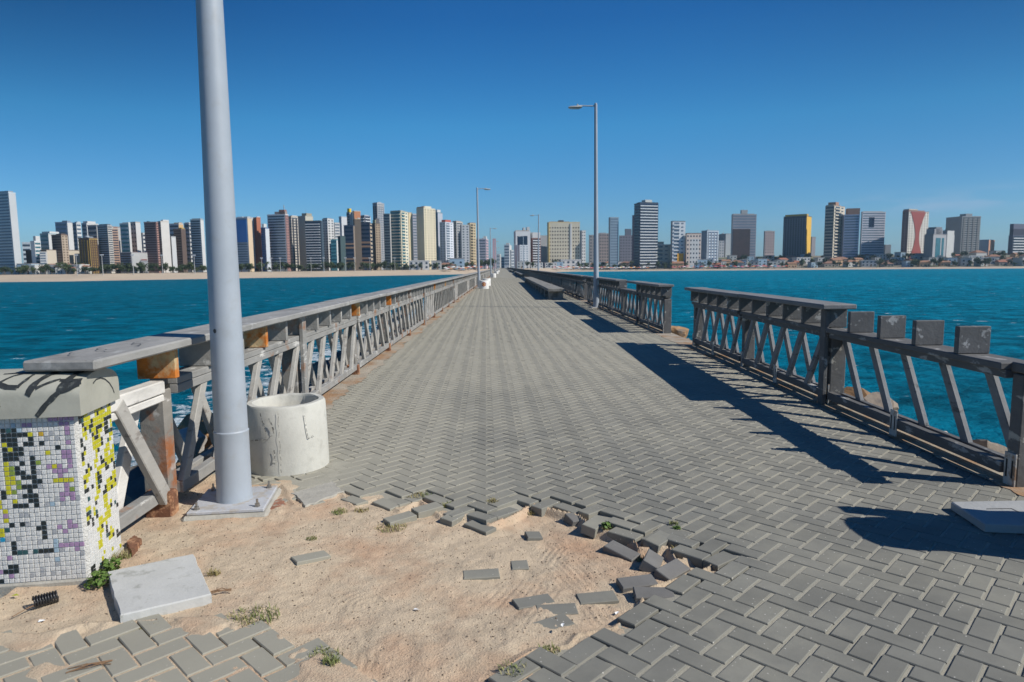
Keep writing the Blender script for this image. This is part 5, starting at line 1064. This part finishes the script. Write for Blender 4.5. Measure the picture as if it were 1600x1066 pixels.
def tower(label, xl, xc, xr, ytop, setb, ang, fc, fs, sc_, ss, gl, extras, nf):
    global nobj
    d = ray(xc, 410); rr = d.x / d.y
    Y = 500.
    for _ in range(30): Y = 0.5 * Y + 0.5 * (shoreY(rr * Y) + setb)
    X = rr * Y; zb = gz(X, Y) - 0.6
    C = at(xc, ytop, Y); H = C.z - zb
    def ratio(px): q = ray(px, 410); return q.x / q.y
    a = R(ang)
    if xr - xc < 1.01: a = math.atan(rr) - .001 if xc < 787 else math.atan(ratio(xl))
    d1 = (-math.cos(a), math.sin(a)); d2 = (math.sin(a), math.cos(a))
    def solve(px, dd):
        q = ratio(px); den = dd[0] - q * dd[1]
        return (q * Y - X) / den if abs(den) > 1e-4 else 15
    wL = solve(xl, d1) if xc - xl > .6 else 12; wR = solve(xr, d2) if xr - xc > 1.01 else 15
    if not 2 < wL < 60: wL = 22
    if not 2 < wR < 60: wR = 22
    root = empty('apartment_tower', (X, Y, zb), -a, label, 'building')
    root['name_note'] = 0; del root['name_note']
    if fs.startswith('band') and max(fc) < .52: fc = tuple(min(.6, v * 1.25 + .01) for v in fc)
    fm_, smt = bmat(fc), bmat(sc_)
    b = MB(); b.box(-wL, -.1, .1, wR - .1, 0, H); b.build('wall', fm_, root)
    b = MB(); b.box(-.1, .02, .05, wR, 0, H + .02); b.build('side_wall', smt, root)  # own colour, often lighter to paint in the sunlit side
    if fc != sc_:
        b = MB(); b.box(-wL - .05, -.12, wR - .09, wR + .03, 0, H - .02); b.build('rear_wall', smt, root)
    pr = .7 if H > 18 else .4
    b = MB()
    for (x0, x1, y0_, y1_) in ((-wL - .06, .08, -.06, .35), (-wL - .06, .08, wR - .35, wR + .08), (-wL - .06, -wL + .35, .35, wR - .35), (-.33, .08, .35, wR - .35)): b.box(x0, x1, y0_, y1_, H + .02, H + pr)
    b.build('parapet', fm_, root)
    n = nf or max(4, int(H / 2.9)); fh = H / n; g = GL[gl]
    def row(me_, name, k, z, loc=(0, 0)):
        global nobj; nobj += 1
        o = put(name, me_, root, (loc[0], loc[1], z)); return o
    def face(style, w_, isF, wallm):
        # local frame for a face: u along the face 0..w, outward o
        def bx(b, u0, u1, o0, o1, z0, z1, mi=0):
            if isF: b.box(-w_ + u0, -w_ + u1, -o1, -o0 + .1 if o0 <= 0 else -o0, z0, z1, mi)
            else: b.box(o0 if o0 > 0 else 0, o1, u0, u1, z0, z1, mi)
        lo = 1 if n > 6 else 0
        e = min(.8, w_ * .07)
        if style in ('band', 'band2', 'band3', 'sqband', 'midpanel'):
            b = MB(); bx(b, e, w_ - e, 0, .10, fh * .30, fh * .74); me_ = b.mesh('window_band', g)
            for k in range(lo, n): row(me_, 'window_band', k, k * fh)
            if style == 'band3':
                b = MB(); bx(b, .1, w_ - .05, 0, .35, 0, fh * .5); me_ = b.mesh('copper_band', bmat((.30, .19, .13)))
                for k in (2, 3, 6, 7): row(me_, 'copper_band', k, k * fh)
            if style == 'sqband':
                b = MB(); bx(b, w_ * .30, w_ * .52, 0, .3, H * .70, H * .90); b.build('dark_panel', GL['n'], root)
            if style == 'midpanel':
                b = MB(); bx(b, w_ * .02, w_ * .75, 0, .3, H * .05, H * .70); b.build('glass_panel', GL['r'], root)
        elif style in ('balc',):
            b = MB(); bx(b, e, w_ - e, 0, .08, fh * .42, fh * .95); me_ = b.mesh('window_band', g)
            b2 = MB(); bx(b2, e * .4, w_ - e * 1.2, .09, .9, fh * .02, fh * .38); me2 = b2.mesh('balcony', bmat((.60, .61, .62)) if fc != (.36, .36, .28) else bmat((.50, .48, .38)))
            for k in range(lo, n): row(me_, 'window_band', k, k * fh); row(me2, 'balcony', k, k * fh)
        elif style in ('notch', 'notch2'):
            b = MB(); bx(b, w_ * .12, w_ * .52, 0, .12, fh * .35, fh * .85); bx(b, w_ * .66, w_ * .84, 0, .12, fh * .4, fh * .75); me_ = b.mesh('window_row', g)
            b2 = MB(); bx(b2, w_ * .08, w_ * .56, .13, .8, fh * .0, fh * .32); me2 = b2.mesh('balcony', wallm)
            for k in range(lo, n): row(me_, 'window_row', k, k * fh); row(me2, 'balcony', k, k * fh)
            if style == 'notch2':
                b = MB(); bx(b, w_ * .38, w_ * .86, .5, .95, H * .05, H * .33); b.build('orange_panel', bmat((.72, .36, .03)), root)
        elif style in ('punch', 'hour', 'gstrip'):
            nw = max(2, min(8, int(w_ / 3.2))); b = MB()
            for j in range(nw):
                c = w_ * (j + .5) / nw; bx(b, c - w_ / nw * .22, c + w_ / nw * .22, 0, .08, fh * .35, fh * .75)
            me_ = b.mesh('window_row', g)
            if style != 'gstrip':
                for k in range(lo, n): row(me_, 'window_row', k, k * fh)
            else:
                b = MB(); bx(b, w_ * .12, w_ * .34, 0, .2, H * .0, H * .9); bx(b, w_ * .40, w_ * .50, 0, .2, H * .0, H * .9); b.build('glass_strip', g, root)
                b = MB(); bx(b, w_ * .62, w_ * .95, 0, .5, 0, H * 1.15); b.build('white_fin', bmat((.50, .50, .48)), root)
            if style == 'hour':
                N_ = 26; b = MB()
                for k in range(N_):
                    t = k / (N_ - 1) * 2 - 1; hw = w_ * (.09 + .27 * abs(t) ** 1.6); bx(b, w_ * .46 - hw, w_ * .46 + hw, 0, .35, H * k / N_, H * (k + 1) / N_ - (.001 if k < N_ - 1 else 0))
                b.build('maroon_hourglass', bmat((.30, .07, .06)), root)
        elif style in ('grid', 'grid2'):
            nw = 12 if style == 'grid' else 5
            if style == 'grid2': b = MB(); bx(b, w_ * .25, w_ * .85, 0, .06, 0, H * .86); b.build('white_panel', bmat(CW), root)
            b = MB(); bx(b, -w_ / nw * .2 , w_ / nw * .2, 0, .14, fh * .35, fh * .72)
            if isF: b.v = [(v[0] + w_, v[1], v[2]) for v in b.v]
            me_ = b.mesh('window', g); cells = [(j, k) for k in range(n - 1 if style == 'grid' else n - 1, 0, -1) for j in range(nw)]
            if style == 'grid': cells = [c_ for c_ in cells if c_[1] < n - 1]
            for j, k in cells[:100]:
                u = w_ * (j + .5) / nw; row(me_, 'window', k, k * fh, (u - w_, 0) if isF else (0, u))
            if cells[100:]:
                b = MB()
                for j, k in cells[100:]:
                    u = w_ * (j + .5) / nw; b.add([(v.co.x + (u - w_ if isF else 0), v.co.y + (0 if isF else u), v.co.z + k * fh) for v in me_.vertices], [tuple(p_.vertices) for p_ in me_.polygons])
                b.build('window', g, root)['kind'] = 'stuff'
            if style == 'grid': b = MB(); bx(b, w_ * .685, w_ * .735, .15, .8, 0, H * .98); b.build('white_stripe', bmat(CW), root); b = MB(); bx(b, -.05, w_ * .03, .15, .4, 0, H * .98); b.build('yellow_stripe', bmat((.68, .5, .2)), root)
        elif style == 'bigglass':
            b = MB(); bx(b, w_ * .12, w_ * .80, 0, .1, H * .42, H * .88); b.build('glass_front', g, root)
            b = MB(); bx(b, w_ * .12, w_ * .80, .0, .1, fh * .3, fh * .7); me_ = b.mesh('window_band', g)
            for k in range(1, 5): row(me_, 'window_band', k, k * fh)
        elif style.startswith('stripe'):
            cc = dict(stripeg=(.34, .22, .05), stripeb=(.10, .06, .04), stripek=(.05, .05, .06), stripeg2=(.25, .28, .33), stripeb2=(.14, .14, .17), stripek2=(.18, .18, .18))[style]
            nw = 4 if style != 'stripeb2' else 9
            if style == 'stripek': nw = 2
            b = MB(); bx(b, 0, w_ / nw * dict(stripeg=.16, stripeb=.6).get(style, .38), 0, .3, 0, H * .965); me_ = b.mesh('vertical_stripe', bmat(cc))
            for j in range(nw):
                u = w_ * (j + .3) / nw; row(me_, 'vertical_stripe', j, 0, (u, 0) if isF else (0, u))
            b = MB(); bx(b, e, w_ - e, 0, .06, fh * .35, fh * .7); me_ = b.mesh('window_band', g)
            for k in range(lo, n): row(me_, 'window_band', k, k * fh)
    face(fs, wL, True, fm_)
    if xr - xc > 1.01: face(ss, wR, False, smt)
    if label.startswith('tower with a large plain blue'):
        b = MB(); b.box(-wL + wL * .12, -wL * .06, -.5, -.12, H * .56, H * .97); b.build('blue_panel', mat('blue_panel', (.02, .12, .36), .4, .05), root)
    # roof boxes
    for (ex0, ex1, ey, ec) in extras:
        Ym = Y + min(wR, 12) * .35; q0 = at(ex0, ey, Ym); q1 = at(ex1, ey, Ym)
        inv = Matrix.Rotation(a, 3, 'Z'); l0 = inv @ Vector((q0.x - X, q0.y - Y, 0)); l1 = inv @ Vector((q1.x - X, q1.y - Y, 0)); hz = q0.z - zb
        cx_, cy_ = (l0.x + l1.x) / 2, (l0.y + l1.y) / 2
        xspan, yspan = abs(q1.x - q0.x), min(wR * .7, 8)
        ca, sa = abs(math.cos(a)), abs(math.sin(a))
        hx = max(.25, (xspan * .5 * (ca if ca > sa else 1) if ca > .7 else yspan * .5)); hy = max(.25, yspan * .5 if ca > .7 else xspan * .5)
        if ex1 - ex0 < 1.6: hx = hy = .2
        cx_ = min(max(cx_, -wL + hx), -hx) if 2 * hx < wL else -wL / 2; cy_ = min(max(cy_, hy), wR - hy) if 2 * hy < wR else wR / 2
        hx = min(hx, wL / 2 - .4); hy = min(hy, wR / 2 - .4)
        z0 = H + .02 if hz > H + .5 else H + .01
        b = MB(); b.box(cx_ - hx, cx_ + hx, cy_ - hy, cy_ + hy, z0, max(hz, H + 1.2)); b.build('roof_box', bmat(ec), root)
    rr_ = random.Random(label)
    if H > 22 and wL > 6 and wR > 5 and rr_.random() < .75:
        tx, ty = -wL * rr_.uniform(.25, .75), wR * rr_.uniform(.4, .75); b = MB(); b.lathe([(1.3, H), (1.3, H + 1.6), (.9, H + 2.0)], 10, cx=tx, cy=ty); b.build('water_tank', bmat((.42, .45, .48)), root)
        if rr_.random() < .5: b = MB(); b.tube([(tx + 2, ty, H), (tx + 2, ty, H + rr_.uniform(3, 6))], .12, 5); b.build('antenna', bmat((.3, .3, .3)), root)
    return root
for t in TOWERS: tower(*t)

# low houses on the shore, trees, parasols, masts
def house_parts(wd, dp, ht, rf, wallc, roofc, hip):
    b = MB(); b.box(-wd / 2, wd / 2, -dp / 2, dp / 2, -2.5, ht); wall = b.mesh('wall', bmat(wallc))
    b = MB(); e = .4
    if rf > 0:
        k = wd * .3 if hip else 0
        b.add([(-wd / 2 - e, -dp / 2 - e, ht), (wd / 2 + e, -dp / 2 - e, ht), (wd / 2 + e, dp / 2 + e, ht), (-wd / 2 - e, dp / 2 + e, ht), (-wd / 2 + k, 0, ht + rf), (wd / 2 - k, 0, ht + rf)], [(0, 1, 5, 4), (2, 3, 4, 5), (1, 2, 5), (3, 0, 4), (3, 2, 1, 0)])
    else: b.box(-wd / 2 - .2, wd / 2 + .2, -dp / 2 - .2, dp / 2 + .2, ht, ht + .5)
    roof = b.mesh('roof', bmat(roofc, .15)); b = MB(); b.box(-.7, .7, 0, .1, 0, 1.3); win = b.mesh('window', M_gl); b = MB(); b.box(-.5, .5, 0, .1, 0, 2.1); door = b.mesh('door', bmat((.2, .12, .07)))
    return wall, roof, win, door
HK = [(12, 8, 5, 2.2, (.5, .5, .48), (.27, .14, .09), 1, 'pale house with a brown tiled roof'), (9, 8, 4, 2, (.38, .34, .28), (.33, .13, .08), 0, 'tan house with a red tiled gable roof'), (14, 9, 6, 0, CW, (.6, .6, .58), 0, 'flat roofed white building'), (10, 8, 7, 0, (.30, .42, .52), (.3, .3, .3), 0, 'flat roofed blue building'),
      (16, 9, 4, 2.4, (.36, .31, .26), (.24, .13, .09), 1, 'wide tan house with a brown tiled roof'), (8, 8, 6.5, 0, (.42, .43, .42), (.3, .3, .3), 0, 'small flat roofed grey building'), (11, 8, 5, 2, (.55, .36, .22), (.30, .16, .1), 0, 'ochre house with a dark tiled roof')]
HPm = [house_parts(*h[:7]) for h in HK]
def house(k, x, y, rz, s, where):
    wall, roof, win, door = HPm[k]; h = HK[k]; k = k if random.random() < .55 or where.endswith('end') else random.choice([2, 5, 3]); wall, roof, win, door = HPm[k]; h = HK[k]; o = empty('house', (x, y, gz(x, y)), rz, h[7] + ' ' + where, 'house', 'low houses ' + where); o.scale = (s, s, s)
    put('wall', wall, o); put('roof', roof, o)
    n_ = max(2, int(h[0] / 3.5))
    for lv in range(max(1, int(h[2] / 2.8))):
        for j in range(n_): put('window', win, o, (-h[0] / 2 + h[0] * (j + .5) / n_, -h[1] / 2 - .1, 1.1 + lv * 2.8))
    put('door', door, o, (h[0] * .12, -h[1] / 2 - .1, 0))
def crown_mesh(seed, kind):
    r_ = random.Random(seed); V = []; Fs = []
    blobs = [(r_.gauss(0, .9), r_.gauss(0, .9), r_.uniform(2.2, 4.2), r_.uniform(.8, 1.5)) for _ in range(7)]
    for (bx_, by_, bz_, br) in blobs:
        for _ in range(95):
            d = Vector((r_.gauss(0, 1), r_.gauss(0, 1), r_.gauss(0, .85))).normalized(); q = Vector((bx_, by_, bz_)) + d * br * (r_.random() ** .35)
            u = Vector((r_.gauss(0, 1), r_.gauss(0, 1), r_.gauss(0, 1))).normalized() * r_.uniform(.15, .32); v = u.cross(d).normalized() * r_.uniform(.12, .26); o_ = len(V)
            V += [tuple(q - u), tuple(q + v), tuple(q + u), tuple(q - v)]; Fs.append((o_, o_ + 1, o_ + 2, o_ + 3))
    return mesh_np('crown', V, Fs, M_leaf[kind])
M_leaf = [mat('leaf_dark', (.032, .052, .02), .7, .35, .8, island=.4), mat('leaf_mid', (.055, .08, .028), .7, .35, .8, island=.4)]
CRN = [crown_mesh(s_, s_ % 2) for s_ in range(6)]
b = MB(); b.tube([(0, 0, -1), (.05, 0, 1), (0, .1, 2.6)], [.2, .15, .1], 7); b.tube([(0, 0, 1.4), (.6, .2, 2.4), (.9, .3, 3)], [.09, .07, .04], 5); b.tube([(0, 0, 1.5), (-.6, -.2, 2.4), (-.8, -.3, 3.1)], [.09, .07, .04], 5)
TRK = b.mesh('trunk', mat('tree_bark', (.12, .09, .07), .9))
def palm_mesh():
    b = MB(); r_ = random.Random(3)
    for k in range(13):
        a = k * 2.4; el = r_.uniform(-.1, .9); L_ = 2.4
        for j in range(7):
            t0, t1 = j / 7, (j + 1) / 7
            def P_(t): return Vector((math.cos(a) * L_ * t * math.cos(el * (1 - t)), math.sin(a) * L_ * t * math.cos(el * (1 - t)), L_ * (math.sin(el) * t - 1.0 * t * t) + 6.5))
            p0, p1 = P_(t0), P_(t1); w_ = .32 * math.sin(math.pi * min(1, (t0 + .12))) + .05; s_ = Vector((-math.sin(a), math.cos(a), 0)) * w_
            b.add([tuple(p0 - s_ - Vector((0, 0, .15))), tuple(p1 - s_ - Vector((0, 0, .15))), tuple(p1), tuple(p0)], [(0, 1, 2, 3)]); b.add([tuple(p0), tuple(p1), tuple(p1 + s_ - Vector((0, 0, .15))), tuple(p0 + s_ - Vector((0, 0, .15)))], [(0, 1, 2, 3)])
    return b.mesh('crown', M_leaf[1])
PALM = palm_mesh(); b = MB(); b.tube([(0, 0, -1), (.1, 0, 3), (0, 0, 6.5)], [.2, .15, .12], 7); PTRK = b.mesh('trunk', MATS['tree_bark'])
def tree(x, y, s, lab, grp, palm=False):
    o = empty('palm_tree' if palm else 'tree', (x, y, gz(x, y)), random.uniform(0, 6), lab, 'palm' if palm else 'tree', grp); o.scale = (s, s, s * random.uniform(.85, 1.15))
    put('crown', PALM if palm else random.choice(CRN), o); put('trunk', PTRK if palm else TRK, o)
def px_place(px, setb):
    d = ray(px, 415); r_ = d.x / d.y; Y = 500.
    for _ in range(30): Y = .5 * Y + .5 * (shoreY(r_ * Y) + setb)
    return r_ * Y, Y
for k in range(170):
    px = -40 + 4.62 * k + random.uniform(-4, 4)
    if 755 < px < 800: continue
    x, y = px_place(px, random.uniform(40, 47)); tree(x, y, random.uniform(.5, 1.35), 'dark green tree at the foot of the left beachfront towers', 'trees along the left beachfront')
for k in range(26):
    x, y = px_place(390 + 13.5 * k + random.uniform(-5, 5), random.uniform(40, 44)); tree(x, y, random.uniform(.6, .95), 'palm tree on the left beachfront promenade', 'palms along the left beachfront', True)
for px, s_ in ((757, 1.9), (763, 2.1), (770, 1.8), (752, 1.5)):
    x, y = px_place(px, 46); tree(x, y, s_, 'large dark tree behind the second left lamp post', 'large trees by the second left lamp post')
for px, s_ in ((824, 1.3), (832, 1.2), (838, 1.0), (816, .9)):
    x, y = px_place(px, 44); tree(x, y, s_, 'bushy green tree left of the third right lamp post', 'trees at the right of the pier end')
for k in range(130):
    px = 862 + 5.8 * k + random.uniform(-4, 4); x, y = px_place(px, random.choice([44, 60, 85, 110]) + random.uniform(-4, 4)); tree(x, y, random.uniform(.8, 1.7), 'dark green tree among the low houses of the right shore', 'trees among the right shore houses')
for k in range(16):
    x, y = px_place(905 + 14 * k + random.uniform(-5, 5), random.uniform(41, 50)); tree(x, y, random.uniform(.8, 1.2), 'palm tree behind the right beach', 'palms behind the right beach', True)
for k in range(78):
    px = 1060 + 7.4 * k + random.uniform(-3, 3); x, y = px_place(px, [52, 72, 92, 118][k % 4] + random.uniform(-5, 5)); house(random.randrange(7), x, y, random.uniform(-.3, .3), random.uniform(.7, 1.15), 'on the right shore')
for k in range(12):
    px = 900 + 13 * k; x, y = px_place(px, random.uniform(95, 120)); house(random.choice([1, 4, 6, 0]), x, y, random.uniform(-.3, .3), random.uniform(.7, 1.1), 'behind the right beach')
for px in (82, 90, 97, 104, 111, 118, 124, 44, 48): x, y = px_place(px, 48); house(random.choice([0, 4]), x, y, random.uniform(-.3, .3), .9, 'behind the left beach')
for px, k, s_ in ((655, 2, 1.2), (714, 3, 1.3), (682, 5, 1.1), (698, 4, .9), (860, 2, .9), (872, 3, 1.0), (890, 2, 1.6), (700, 0, .8), (735, 0, .8), (813, 5, 1), (838, 2, .9)): x, y = px_place(px, 47); house(k, x, y, 0.1, s_, 'near the pier end')
PC = [((.7, .7, .68), 'white'), ((.55, .12, .08), 'red'), ((.65, .30, .08), 'orange'), ((.60, .16, .24), 'pink'), ((.65, .5, .1), 'yellow'), ((.1, .3, .5), 'blue')]
PMs = []
for c, nm in PC:
    b = MB(); n_ = 8; b.add([(0, 0, 3.0)] + [(1.9 * math.cos(2 * math.pi * k / n_), 1.9 * math.sin(2 * math.pi * k / n_), 2.3) for k in range(n_)] + [(0, 0, 2.85)], [(0, k + 1, (k + 1) % n_ + 1) for k in range(n_)] + [(n_ + 1, (k + 1) % n_ + 1, k + 1) for k in range(n_)]); PMs.append(b.mesh('canopy', bmat(c)))
b = MB(); b.lathe([(.04, 0), (.04, 2.9)], 6); PPOLE = b.mesh('pole', bmat((.5, .5, .5)))
def parasol(px, setb, k, where, s=1.0):
    x, y = px_place(px, setb); o = empty('beach_parasol', (x, y, gz(x, y)), 0, PC[k][1] + ' parasol ' + where, 'parasol', PC[k][1] + ' parasols ' + where); o.scale = (s, s, s); put('canopy', PMs[k], o); put('pole', PPOLE, o)
for k in range(70): parasol(866 + 2.1 * k + random.uniform(-2, 2), random.uniform(16, 38), random.choice([0, 0, 1, 2, 2, 3, 0, 4]), 'on the beach right of the pier end', random.uniform(.8, 1.3))
for k in range(60): parasol(1050 + 3.0 * k + random.uniform(-2, 2), random.uniform(20, 40), random.choice([0, 1, 3, 3, 2, 1, 5]), 'on the right hand beach', random.uniform(.8, 1.3))
for k in range(26): parasol(695 + 2.3 * k + random.uniform(-1, 1), random.uniform(20, 36), random.choice([0, 0, 2, 1, 0]), 'on the beach left of the pier end', random.uniform(.9, 1.2))
b = MB(); b.tube([(0, 0, -1), (0, 0, 12.5)], [.22, .14], 8); MPOLE = b.mesh('pole', bmat((.42, .42, .42))); b = MB(); b.box(-1.1, 1.1, -.15, .15, 12.2, 12.9); MHEAD = b.mesh('floodlights', bmat((.55, .56, .58)))
for k, px in enumerate((120, 160, 208, 253.5, 304, 409, 424, 438, 486, 506, 540, 554, 578, 617, 640)):
    x, y = px_place(px, 30); o = empty('floodlight_mast', (x, y, gz(x, y)), 0, ['tall pale floodlight mast on the beach left of the nearest lamp pole', 'slim pale floodlight mast on the beach right of the nearest lamp pole'][px > 320], 'light mast', ['masts left of the nearest lamp pole', 'masts right of the nearest lamp pole'][px > 320])
    if px > 320: o.scale = (.8, .8, .85)
    put('pole', MPOLE, o); put('floodlights', MHEAD, o)
hz = MB(); hz.box(-5100, 5100, -4600, 5100, -6.5, 125); hm = bpy.data.materials.new('haze_air'); hm.use_nodes = True; hn = hm.node_tree; hn.nodes.clear()
ho = hn.nodes.new('ShaderNodeOutputMaterial'); pv = hn.nodes.new('ShaderNodeVolumePrincipled'); pv.inputs['Color'].default_value = (.52, .80, 1.0, 1); pv.inputs['Density'].default_value = 0.00012; pv.inputs['Anisotropy'].default_value = 0.2
hn.links.new(pv.outputs[0], ho.inputs['Volume']); tag(hz.build('haze', hm), kind='stuff')
print('objects', len(bpy.data.objects))
